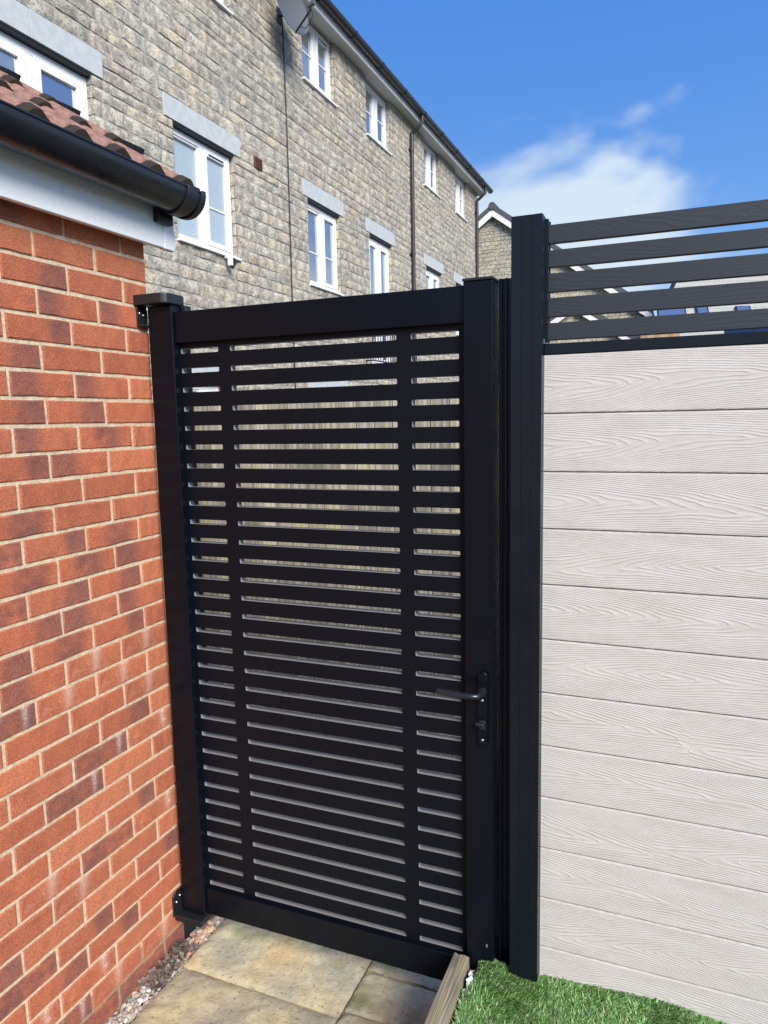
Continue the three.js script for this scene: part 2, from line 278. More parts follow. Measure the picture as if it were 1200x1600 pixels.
// gravel bed beside the wall
{
  const n = 1500, g = new THREE.IcosahedronGeometry(1, 1), p = g.attributes.position;
  for (let i = 0; i < p.count; i++) { const v = new THREE.Vector3().fromBufferAttribute(p, i), k = 1 + 0.28 * PN.noise(v.x * 1.3 + 3, v.y * 1.3, v.z * 1.3); p.setXYZ(i, v.x * k, v.y * k, v.z * k); }
  const gg = mergeVertices((g.deleteAttribute('normal'), g.deleteAttribute('uv'), g)); gg.computeVertexNormals();
  const im = new THREE.InstancedMesh(gg, std({ roughness: 0.75 }), n), r = rngOf(77), m4 = new THREE.Matrix4(), q = new THREE.Quaternion(), e = new THREE.Euler();
  const cols = [[0.52, 0.47, 0.38], [0.6, 0.56, 0.48], [0.42, 0.38, 0.32], [0.33, 0.31, 0.28], [0.5, 0.36, 0.28], [0.62, 0.6, 0.54]];
  for (let i = 0; i < n; i++) {
    const z = lerp(-0.28, 1.5, Math.pow(r(), 1.25)), x = 0.006 + r() * 0.085, s = 0.0045 + r() * 0.0065;
    e.set(r() * 0.7, r() * 6.3, r() * 0.7); q.setFromEuler(e);
    m4.compose(new THREE.Vector3(x, -0.028 + r() * 0.016 - 0.01 * Math.abs(x - 0.05) / 0.05, z), q, new THREE.Vector3(s * (1 + r() * 0.6), s * 0.62, s)); im.setMatrixAt(i, m4);
    const pink = z < 0.09; const c = pink && r() < 0.75 ? [0.42 + 0.15 * r(), 0.27 + 0.08 * r(), 0.21] : cols[Math.floor(r() * cols.length)]; const k = 0.75 + 0.35 * r(); im.setColorAt(i, lin(c[0] * k, c[1] * k, c[2] * k));
  }
  im.name = 'gravel'; im.castShadow = im.receiveShadow = true; im.userData = { label: 'strip of small cream and pink pebbles between brick wall and slabs', category: 'gravel', kind: 'stuff' }; scene.add(im);
}

// ---------------------------------------------------------------- brick garage
const garage = thing('brick_garage', 'red brick garage wall with white fascia, black gutter and clay tiles', 'garage');
{
  const wall = group('brick_wall', garage);
  const YC = 2.41, top = 2.4, z1 = 1.46;
  part('mortar', box(-0.26, -0.0035, 0.10, 2.435, 0.0035, z1), M.mortar, wall);
  part('mortar', box(-0.26, -0.0035, -0.3, 0.0985, 0.0035, z1), M.mortarDamp, wall);
  part('wall_core', box(-3.0, -0.261, -0.3, 2.435, 0.02, 4.6), M.mortar, wall);
  part('wall_core', box(-0.26, -0.004, -0.3, 2.435, z1 + 0.001, 4.6), std({ color: lin(0.36, 0.13, 0.08), roughness: 0.95 }), wall);
  const geos = new Map();
  const brickGeo = (len, cell) => {
    const key = len.toFixed(4) + cell; if (geos.has(key)) return geos.get(key);
    const h = 0.0325, L = len / 2, c = 0.0032, dep = 0.06, rr = rngOf(cell * 31 + Math.round(len * 1000)), j = () => (rr() - 0.5) * 0.0044;
    const pos = [], uv = [], cx = cell % 2, cy = Math.floor(cell / 2), fl = Math.min(1, len / 0.215);
    const U = (z) => (cx + 0.02 + 0.96 * ((L - z) / 0.215)) / 2, V = (y) => (cy + 0.04 + 0.92 * (y + h) / (2 * h)) / 8;
    // front grid 4 x 2 with slightly uneven arrises
    const NX = 6, front = [], rim = [], back = [];
    for (let b = 0; b <= 1; b++) for (let a = 0; a <= NX; a++) {
      const z = lerp(-L + c, L - c, a / NX), y = lerp(-h + c, h - c, b);
      front.push([j() * 0.5, y + j() * 0.8, z + ((a === 0 || a === NX) ? j() : 0)]); rim.push([-c, lerp(-h, h, b) + j() * 0.5, lerp(-L, L, a / NX)]); back.push([-dep, lerp(-h, h, b), lerp(-L, L, a / NX)]);
    }
    const quad = (p, q, r, s) => { for (const v of [p, q, r, p, r, s]) { pos.push(...v); uv.push(U(v[2]), V(v[1])); } };
    const I = (b, a) => b * (NX + 1) + a;
    for (let a = 0; a < NX; a++) {
      quad(front[I(0, a + 1)], front[I(0, a)], front[I(1, a)], front[I(1, a + 1)]);
      quad(front[I(1, a + 1)], front[I(1, a)], rim[I(1, a)], rim[I(1, a + 1)]); quad(front[I(0, a)], front[I(0, a + 1)], rim[I(0, a + 1)], rim[I(0, a)]);
      quad(rim[I(1, a + 1)], rim[I(1, a)], back[I(1, a)], back[I(1, a + 1)]); quad(rim[I(0, a)], rim[I(0, a + 1)], back[I(0, a + 1)], back[I(0, a)]);
    }
    quad(front[I(0, 0)], rim[I(0, 0)], rim[I(1, 0)], front[I(1, 0)]); quad(rim[I(0, NX)], front[I(0, NX)], front[I(1, NX)], rim[I(1, NX)]);
    quad(rim[I(0, 0)], back[I(0, 0)], back[I(1, 0)], rim[I(1, 0)]); quad(back[I(0, NX)], rim[I(0, NX)], rim[I(1, NX)], back[I(1, NX)]);
    const g = new THREE.BufferGeometry(); g.setAttribute('position', new THREE.Float32BufferAttribute(pos, 3)); g.setAttribute('uv', new THREE.Float32BufferAttribute(uv, 2)); g.computeVertexNormals();
    geos.set(key, g); return g;
  };
  // fired colour of the bricks, from the corner outwards (p plain, l/r/m dark at near end/far end/middle, d dark, w limed, v dark and limed)
  const map = ['ppl', 'pppp', 'pprp', 'lllr', 'pprp', 'pprp', 'pllp', 'prrp', 'pmll', 'plrp', 'pppp', 'ppmr', 'pmrd', 'lmmm', 'prrd', 'llrr', 'prmr', 'wwlr', 'wwwv', 'wppw', 'prpw', 'wvpw', 'pwvp', 'pwpw', 'prwp', 'wdww', 'ppwp', 'rpwr', 'pprd', 'prrp', 'wpww', 'wwvp', 'dddd'];
  const kinds = { p: [0, 1, 2, 3, 4, 15], l: [5, 6], r: [7, 8], m: [9, 10], d: [11], w: [12, 13, 4], v: [14] };
  const pick = rngOf(5), bricks = [[1, 1, 1], [1.06, 1.06, 1.04], [0.92, 0.94, 0.96], [1.02, 1.08, 1.1]].map((c) => { const m = M.brick.clone(); m.color.setRGB(...c); return m; });
  for (let c = 0; c <= 33; c++) {
    const y = YC - 0.075 * c; let z = 0.0; let k = 0;
    const row = map[c] || 'pppp';
    while (z < z1 - 0.06) {
      const len = (k === 0 && c % 2 === 0) ? 0.1025 : 0.215;
      const t = row[k] || 'pplrpmpw'[Math.floor(pick() * 8)], set = kinds[t], cell = set[Math.floor(pick() * set.length)];
      const tall = c === 0 ? 0.2 : 1;
      const o = part('brick', brickGeo(len, cell), bricks[Math.floor(pick() * 4)], wall, [0.0005 + (pick() - 0.5) * 0.0016, y + (pick() - 0.5) * 0.0016, z + len / 2 + (pick() - 0.5) * 0.0014], [(pick() - 0.5) * 0.005, (pick() - 0.5) * 0.006, (pick() - 0.5) * 0.01]);
      z += len + 0.01; k++;
    }
  }
  // eaves
  const fz0 = -0.078, fz1 = 4.6;
  part('soffit', box(-0.003, 0.0405, 2.428, 2.44, fz0 + 0.004, fz1), M.soffit, garage);
  const fa = part('fascia', rbox(0.041, 0.06, 2.412, 2.60, -0.0245, fz1, 0.003), M.fascia, garage);
  part('joint_trim', rbox(0.0385, 0.0625, 2.410, 2.60, fz0, -0.0255, 0.003), M.fascia, fa);
  part('box_end', box(-2.9, 0.038, 2.441, 2.6, fz0 + 0.006, -0.03), M.fascia, garage);
  for (const [z, y] of [[0.24, 2.468], [0.115, 2.447]]) part('nail_head', new THREE.SphereGeometry(0.0032, 8, 6), M.fascia, fa, [0.0605, y, z]);
  // gutter
  const gx = 0.125, gy = 2.572, r = 0.063;
  const half = (ro, ri, z0, z1s, extra = 0) => { const s = new THREE.Shape(); s.absarc(0, 0, ro, Math.PI - extra, 2 * Math.PI + extra, false); s.absarc(0, 0, ri, 2 * Math.PI + extra, Math.PI - extra, true); const g = new THREE.ExtrudeGeometry(s, { depth: z1s - z0, bevelEnabled: true, bevelSize: 0.0006, bevelThickness: 0.0006, bevelSegments: 1, curveSegments: 28 }); g.translate(gx, gy, z0); return g; };
  const gut = part('gutter', half(r, r - 0.003, -0.060, fz1, 0.06), M.gutter, garage);
  part('gutter_lip', rod([gx + r, gy + 0.004, -0.056], [gx + r, gy + 0.004, fz1], 0.0042, 10), M.gutter, gut);
  part('union_bracket', half(r + 0.007, r + 0.0005, -0.018, 0.012, 0.1), M.plastic, gut);
  part('union_bracket', half(r + 0.0045, r + 0.0005, -0.038, -0.0185, 0.08), M.plastic, gut);
  part('bracket_plate', rbox(0.061, 0.083, 2.482, 2.56, -0.05, 0.022, 0.004), M.plastic, gut);
  { const s = new THREE.Shape(); s.absarc(0, 0, r + 0.0045, Math.PI - 0.12, 2 * Math.PI + 0.12, false); s.closePath(); const g = new THREE.ExtrudeGeometry(s, { depth: 0.012, bevelEnabled: true, bevelSize: 0.0015, bevelThickness: 0.0015, bevelSegments: 2, curveSegments: 28 }); g.translate(gx, gy, -0.078); part('end_cap', g, M.plastic, gut); part('end_rim', half(r + 0.0065, r - 0.002, -0.067, -0.057, 0.1), M.plastic, gut); }
  // roof: roll tiles
  const roof = group('roof', garage), pitch = 32.1 * D2R, cp = Math.cos(pitch), sp = Math.sin(pitch);
  const tileGeo = (() => { // profile across z (0.15 wide: pan and roll), extruded 0.345 up the slope, local u = upslope
    const prof = [], n = 12, w = 0.15, rr = 0.036, t = 0.012;
    const top = [[-w / 2, 0]]; for (let i = 0; i <= n; i++) { const a = Math.PI - i * Math.PI / n; top.push([Math.cos(a) * rr, 0.004 + Math.sin(a) * rr * 1.05]); } top.push([w / 2 - 0.001, 0]);
    const bot = top.map(([a, b]) => [a * (Math.abs(a) < rr + 0.001 ? 0.72 : 1), b - t]).reverse();
    const g = new THREE.ExtrudeGeometry(new THREE.Shape([...top, ...bot].map((p) => new THREE.Vector2(...p))), { depth: 0.375, bevelEnabled: false });
    // shape x -> world z, shape y -> up, depth -> upslope (-x)
    g.applyMatrix4(new THREE.Matrix4().makeBasis(new THREE.Vector3(0, 0, 1), new THREE.Vector3(0, 1, 0), new THREE.Vector3(-1, 0, 0))); return uvMetres(g);
  })();
  const plugGeo = (() => { const s = new THREE.Shape(); s.absarc(0, 0, 0.041, 0, Math.PI, false); s.lineTo(-0.034, -0.014); s.lineTo(0.034, -0.014); const g = new THREE.ExtrudeGeometry(s, { depth: 0.03, bevelEnabled: true, bevelSize: 0.002, bevelThickness: 0.004, bevelSegments: 2, curveSegments: 10 }); const p = g.attributes.position; for (let i = 0; i < p.count; i++) { const k = 1 + 0.14 * PN.noise(p.getX(i) * 60, p.getY(i) * 60, 2); p.setXY(i, p.getX(i) * k, p.getY(i) * k); } g.applyMatrix4(new THREE.Matrix4().makeBasis(new THREE.Vector3(0, 0, 1), new THREE.Vector3(0, 1, 0), new THREE.Vector3(-1, 0, 0))); g.computeVertexNormals(); return uvMetres(g); })();
  for (let row = 0; row < 9; row++) {
    const nx = 0.090 - row * 0.276, ny = 2.602 + row * 0.173;
    for (let k = 0; k < 10; k++) {
      const z = -0.097 + k * 0.15;
      part('roof_tile', tileGeo, M.tile, roof, [nx, ny + (R() - 0.5) * 0.004, z], [0, 0, -(pitch - 0.035) + (R() - 0.5) * 0.01]);
      if (row < 6) part('mortar_plug', plugGeo, M.plug, roof, [nx + 0.010 - R() * 0.003, ny - 0.003, z], [(R() - 0.5) * 0.2, 0, -(pitch - 0.035) + (R() - 0.5) * 0.1]);
    }
    part('verge_clip', rbox(-0.10, 0.024, -0.010, 0.044, -0.212, -0.150, 0.003), M.plastic, roof, [nx - (row ? 0 : 0.03), ny, row ? 0 : 0.03], [0, 0, -pitch + 0.1]);
  }
  const deck = new THREE.Shape([[0.07, 2.60], [-1.95, 2.60 + 2.02 * 0.60], [-3.95, 2.58], [-3.0, 2.45], [0.03, 2.45]].map((p) => new THREE.Vector2(...p)));
  const dg = new THREE.ExtrudeGeometry(deck, { depth: 4.5, bevelEnabled: false }); dg.translate(0, 0, 0.0); part('roof_deck', uvMetres(dg), std({ color: lin(0.2, 0.1, 0.075), roughness: 0.95 }), roof);
}

// ---------------------------------------------------------------- gate post, gate, jamb
const bevelExt = (pts, depth, b = 0.0012) => new THREE.ExtrudeGeometry(new THREE.Shape(pts.map((p) => new THREE.Vector2(...p))), { depth, bevelEnabled: true, bevelSize: b, bevelThickness: b, bevelSegments: 1 });
{
  const gp = thing('gate_post', 'black gate post bracketed to the corner of the brick wall', 'gate post');
  part('post', rbox(0.022, 0.117, 0.112, 2.222, -0.062, 0.030, 0.004, 3), M.gate, gp);
  // top bracket with its cap
  const tb = group('wall_bracket', gp);
  { const s = new THREE.Shape(); s.moveTo(-0.001, -0.036); s.lineTo(0.10, -0.036); s.quadraticCurveTo(0.118, -0.036, 0.118, -0.018); s.lineTo(0.118, 0.034); s.quadraticCurveTo(0.118, 0.064, 0.08, 0.064); s.lineTo(-0.001, 0.064); s.closePath();
    const g = new THREE.ExtrudeGeometry(s, { depth: 0.024, bevelEnabled: true, bevelSize: 0.003, bevelThickness: 0.004, bevelSegments: 2, curveSegments: 6 }); g.rotateX(Math.PI / 2); g.translate(0.003, 2.252, 0); part('bracket_cap', g, M.plastic, tb); }
  part('bracket_plate', rbox(0.001, 0.006, 2.158, 2.224, 0.012, 0.060, 0.002), M.plastic, tb);
  part('bracket_web', rbox(0.0065, 0.0215, 2.158, 2.165, -0.03, 0.058, 0.002), M.plastic, tb);
  for (const [y, z] of [[2.200, 0.050], [2.196, 0.033]]) part('screw', new THREE.SphereGeometry(0.0045, 10, 8), M.steel, tb, [0.0075, y, z]);
  part('bracket_tab', rbox(0.1185, 0.135, 2.19, 2.225, -0.05, -0.02, 0.003), M.plastic, tb);
  // bottom bracket
  const bb = group('wall_bracket', gp);
  { const g = bevelExt([[-0.06, 0], [0.06, 0], [0.06, 0.072], [0.045, 0.086], [-0.06, 0.086]], 0.004); g.rotateY(-Math.PI / 2); g.translate(0.0065, 0.104, 0); part('bracket_plate', g, M.plastic, bb); }
  part('bracket_foot', rbox(0.007, 0.12, 0.088, 0.111, -0.06, 0.058, 0.003), M.plastic, bb);
  for (const [y, z] of [[0.166, 0.026], [0.152, 0.046]]) part('screw', new THREE.SphereGeometry(0.005, 10, 8), M.steel, bb, [0.0085, y, z]);
}
const gate = thing('garden_gate', 'black garden gate with rows of horizontal slots and a lever handle', 'gate');
{
  const zp = 0.0, sk = 0.007, th = 0.027, y0 = 2.078, step = 0.06165, sh = 0.0158, rows = 31;
  // slats: strips between slots, their ends flared into the uprights like the rounded slot corners
  const cols = [[0.1235, 0.266], [0.311, 0.870], [0.9145, 1.0545]];
  const slatGeo = (x0, x1, h) => {
    const f = 0.004, s = new THREE.Shape(), H = h / 2;
    s.moveTo(x0, -H - f); s.lineTo(x0, H + f); s.quadraticCurveTo(x0, H, x0 + f, H); s.lineTo(x1 - f, H); s.quadraticCurveTo(x1, H, x1, H + f); s.lineTo(x1, -H - f); s.quadraticCurveTo(x1, -H, x1 - f, -H); s.lineTo(x0 + f, -H); s.quadraticCurveTo(x0, -H, x0, -H - f);
    const g = new THREE.ExtrudeGeometry(s, { depth: sk, bevelEnabled: false, curveSegments: 4 }); g.translate(0, 0, zp - sk); return g;
  };
  const panel = group('slotted_panel', gate);
  for (const [x0, x1] of cols) {
    const g = slatGeo(x0, x1, step - sh);
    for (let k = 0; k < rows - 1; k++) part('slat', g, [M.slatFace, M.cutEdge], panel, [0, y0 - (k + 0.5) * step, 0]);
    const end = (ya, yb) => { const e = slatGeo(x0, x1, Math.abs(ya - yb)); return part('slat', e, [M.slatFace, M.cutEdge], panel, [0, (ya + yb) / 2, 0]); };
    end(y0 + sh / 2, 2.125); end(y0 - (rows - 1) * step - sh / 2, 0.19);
  }
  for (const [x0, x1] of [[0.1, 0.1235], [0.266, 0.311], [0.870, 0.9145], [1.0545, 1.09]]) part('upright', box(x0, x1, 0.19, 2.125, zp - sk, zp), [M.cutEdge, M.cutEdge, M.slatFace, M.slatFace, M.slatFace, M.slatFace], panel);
  { // core sheet behind the slotted face, cut with the same slots
    const s = new THREE.Shape([[0.1185, 0.15], [1.0745, 0.15], [1.0745, 2.15], [0.1185, 2.15]].map((p) => new THREE.Vector2(...p)));
    for (const [x0, x1] of cols) for (let k = 0; k < rows; k++) { const y = y0 - k * step, h = sh / 2 + 0.0004, a = x0 - 0.0004, b = x1 + 0.0004, f = 0.004, p = new THREE.Path(); p.moveTo(a + f, y - h); p.lineTo(b - f, y - h); p.quadraticCurveTo(b, y - h, b, y - h + f); p.lineTo(b, y + h - f); p.quadraticCurveTo(b, y + h, b - f, y + h); p.lineTo(a + f, y + h); p.quadraticCurveTo(a, y + h, a, y + h - f); p.lineTo(a, y - h + f); p.quadraticCurveTo(a, y - h, a + f, y - h); s.holes.push(p); }
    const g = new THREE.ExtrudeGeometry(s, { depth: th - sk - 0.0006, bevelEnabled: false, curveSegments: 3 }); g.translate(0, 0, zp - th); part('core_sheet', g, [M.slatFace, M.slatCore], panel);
  }
  part('top_rail', rbox(0.1175, 1.0755, 2.103, 2.201, -0.04, 0.0175, 0.003), M.gate, gate);
  part('bottom_rail', rbox(0.1175, 1.0755, 0.116, 0.213, -0.04, 0.0175, 0.003), M.gate, gate);
  const st = part('lock_stile', rbox(1.076, 1.157, 0.085, 2.208, -0.05, 0.030, 0.003), M.gate, gate);
  part('stile_cap', rbox(1.0735, 1.1595, 2.2085, 2.2165, -0.053, 0.033, 0.003), M.plastic, st);
  part('paint_chip', new THREE.SphereGeometry(0.004, 8, 6).scale(0.8, 1.6, 0.12), std({ color: lin(0.12, 0.12, 0.13), roughness: 0.8 }), st, [1.137, 0.285, 0.0302]);
  // handle
  const h = group('door_handle', gate), cx = 1.1295, zf = 0.0302;
  { const s = new THREE.Shape(), w = 0.0120, t = 1.133, b = 0.915; s.moveTo(cx - w, b + w); s.absarc(cx, b + w, w, Math.PI, 2 * Math.PI, false); s.lineTo(cx + w, t - w); s.absarc(cx, t - w, w, 0, Math.PI, false); s.closePath(); const g = new THREE.ExtrudeGeometry(s, { depth: 0.007, bevelEnabled: true, bevelSize: 0.0015, bevelThickness: 0.0025, bevelSegments: 2, curveSegments: 12 }); g.translate(0, 0, zf + 0.003); part('backplate', g, M.gate, h); }
  part('rose', new THREE.CylinderGeometry(0.0115, 0.0125, 0.016, 20).rotateX(Math.PI / 2), M.plastic, h, [cx, 1.078, zf + 0.020]);
  { const pts = [[cx, 1.078, zf + 0.022], [cx, 1.078, zf + 0.042], [cx - 0.006, 1.078, zf + 0.055], [cx - 0.022, 1.0785, zf + 0.0615], [cx - 0.06, 1.079, zf + 0.061], [cx - 0.119, 1.080, zf + 0.056]];
    const t = tube(pts, 0.0088, 40, 14), p = t.attributes.position; part('lever', merge([t, new THREE.SphereGeometry(0.0088, 14, 10).scale(0.6, 1, 1).translate(...pts[5])]), M.gutter, h); }
  part('cylinder_collar', rbox(cx - 0.0095, cx + 0.0095, 0.966, 0.994, zf + 0.0126, zf + 0.020, 0.004), M.plastic, h);
  part('thumb_turn', rbox(cx - 0.017, cx + 0.008, 0.981, 0.991, zf + 0.0205, zf + 0.034, 0.004), M.plastic, h);
  for (const y of [1.051, 0.933]) part('screw', new THREE.SphereGeometry(0.0042, 12, 8).scale(1, 1, 0.5), M.steel, h, [cx - 0.0005, y, zf + 0.0126]);
}
{
  const j = thing('gate_jamb', 'narrow black ribbed jamb between gate and fence post', 'gate jamb');
  const s = [[1.164, -0.075], [1.2095, -0.075], [1.2095, -0.012], [1.196, -0.012], [1.195, -0.016], [1.188, -0.016], [1.187, -0.010], [1.181, -0.010], [1.180, -0.017], [1.174, -0.017], [1.173, -0.012], [1.164, -0.012]];
  const g = new THREE.ExtrudeGeometry(new THREE.Shape(s.map(([x, z]) => new THREE.Vector2(x, -z))), { depth: 2.215 - 0.06, bevelEnabled: false }); g.rotateX(-Math.PI / 2); g.translate(0, 0.06, 0); part('ribbed_profile', uvMetres(g), M.anthracite, j);
}

// ---------------------------------------------------------------- composite fence
const fence = thing('composite_fence', 'pale wood-grain board fence with dark posts and open slat top', 'fence');
{
  const postGeo = (x) => { const a = 0.0775, f = 0.045, s = [[x, -0.035], [x + a, -0.035], [x + a, f], [x + 0.0535, f], [x + 0.053, f - 0.0016], [x + 0.0515, f - 0.0016], [x + 0.051, f], [x + 0.0265, f], [x + 0.026, f - 0.0016], [x + 0.0245, f - 0.0016], [x + 0.024, f], [x, f]]; const g = new THREE.ExtrudeGeometry(new THREE.Shape(s.map(([u, z]) => new THREE.Vector2(u, -z))), { depth: 2.354, bevelEnabled: true, bevelSize: 0.0012, bevelThickness: 0.0012, bevelSegments: 1 }); g.rotateX(-Math.PI / 2); return uvMetres(g); };
  const X0 = 1.2893, X1 = 3.09;
  for (const x of [1.2108, X1 + 0.0005]) { part('post', postGeo(x), M.anthracite, fence); }
  const boardGeo = (k) => { // rounded face with a tongue shadow gap below
    const h = 0.1510, s = [[0.012, 0], [0.012, h], [-0.0085, h], [-0.0112, h - 0.0012], [-0.012, h - 0.004], [-0.012, 0.004], [-0.0115, 0.0016], [-0.0085, 0]];
    const g = new THREE.ExtrudeGeometry(new THREE.Shape(s.map((p) => new THREE.Vector2(...p))), { depth: X1 - X0, bevelEnabled: false }); // shape -x -> world z, y -> y, depth -> world x
    g.applyMatrix4(new THREE.Matrix4().makeBasis(new THREE.Vector3(0, 0, -1), new THREE.Vector3(0, 1, 0), new THREE.Vector3(1, 0, 0)));
    const p = g.attributes.position, uv = g.attributes.uv; for (let i = 0; i < p.count; i++) uv.setXY(i, p.getX(i) / 1.8 + [0, 0.31, 0.62, 0.13, 0.47, 0.8][k % 6] + (k > 5 ? 0.21 : 0), (k % 6 + 0.02 + 0.96 * clamp01(p.getY(i) / h)) / 6);
    return g;
  };
  const pitch = 0.1537, topY = 2.41 - 0.4045;
  for (let k = 0; k < 14; k++) part('board', boardGeo([0, 0, 2, 3, 1, 4, 5, 6, 8, 7, 3, 9, 10, 2][k]), M.board, fence, [X0, topY + 0.003 - (k + 1) * pitch, 0.002]);
  part('board_tongue', box(X0, X1, -0.12, topY + 0.0008, -0.008, 0.004), M.board, fence);
  // slats and rail of the open top
  const slats = [[2.335, 2.2885], [2.272, 2.2285], [2.214, 2.166], [2.152, 2.103], [2.0885, 2.044]];
  slats.forEach(([a, b], k) => { const g = rbox(X0 + 0.001, X1 - 0.001, b, a, -0.016, 0.002, 0.002), p = g.attributes.position, uv = g.attributes.uv; for (let i = 0; i < p.count; i++) uv.setXY(i, p.getX(i) / 1.8 + k * 0.23, (k % 6 + 0.35 + 4.2 * (p.getY(i) - (a + b) / 2)) / 6); part('slat', g, M.slat, fence); });
  part('rail', rbox(X0 + 0.001, X1 - 0.001, 2.0065, 2.0345, -0.020, 0.016, 0.002), M.anthracite, fence);
  for (const [x, y0, y1] of [[X0 - 0.0005, 2.035, 2.348], [X1 - 0.0095, 2.035, 2.348]]) part('slat_channel', merge([box(x, x + 0.0095, y0, y1, 0.0025, 0.011), box(x, x + 0.0095, y0, y1, -0.026, -0.0165)]), M.anthracite, fence);
  part('post_bracket', merge([box(X0 + 0.0005, X0 + 0.014, 2.0348, 2.0362, 0.004, 0.018), box(X0 + 0.0003, X0 + 0.0015, 2.0348, 2.047, 0.012, 0.018)]), M.trimEdge, fence);
  part('edge_trim', box(X0 - 0.0008, X0 + 0.0022, 0.15, topY - 0.001, 0.0145, 0.0170), M.trimEdge, fence);
}

// ---------------------------------------------------------------- timber edging, lawn
{
  const L = 2.4, g = new THREE.BoxGeometry(0.046, 0.29, L, 3, 4, 40), p = g.attributes.position;
  const t = thing('timber_edging', 'weathered timber board edging the lawn beside the paving', 'edging board');
  for (let i = 0; i < p.count; i++) { const x = p.getX(i), y = p.getY(i), z = p.getZ(i); p.setXYZ(i, x + 0.0016 * PN.noise(z * 6, y * 20, 1) + (L / 2 + z) * 0.004 * (x > 0 ? 1 : 0), y + (y > 0.1 ? 0.0022 * PN.noise(x * 40, z * 14, 4) - (x > 0.02 ? 0.004 : 0) : 0), z + (z < -L / 2 + 0.001 ? 0.005 * PN.noise(x * 60, y * 30, 7) : 0)); }
  g.computeVertexNormals(); { const uv = g.attributes.uv; for (let i = 0; i < p.count; i++) uv.setXY(i, p.getX(i) * 2.1 + p.getY(i) * 1.7, p.getZ(i)); }
  g.translate(1.063, 0.246 - 0.145, 0.042 + L / 2); part('board', g, M.timber, t);
}
const turfY = (x, z) => 0.196 + 0.031 * sst(0.10, 0.018, z) * (0.8 + 0.35 * Math.sin(x * 9)) + 0.008 * Math.exp(-(((x - 1.155) / 0.05) ** 2)) * sst(0.14, 0.03, z) + 0.006 * PN.noise(x * 7, z * 7, 3) + 0.014 * Math.exp(-(((x - 1.19) / 0.09) ** 2) - (((z - 0.1) / 0.08) ** 2));
const turfLeft = (z) => 1.108 + 0.012 * PN.noise(z * 9, 2, 5) + 0.012 * sst(0.12, 0.0, z);
const turfBack = (x) => (x < 1.2035 ? 0.036 : x < 1.293 ? 0.050 : 0.018) + 0.002 * PN.noise(x * 30, 1, 1);
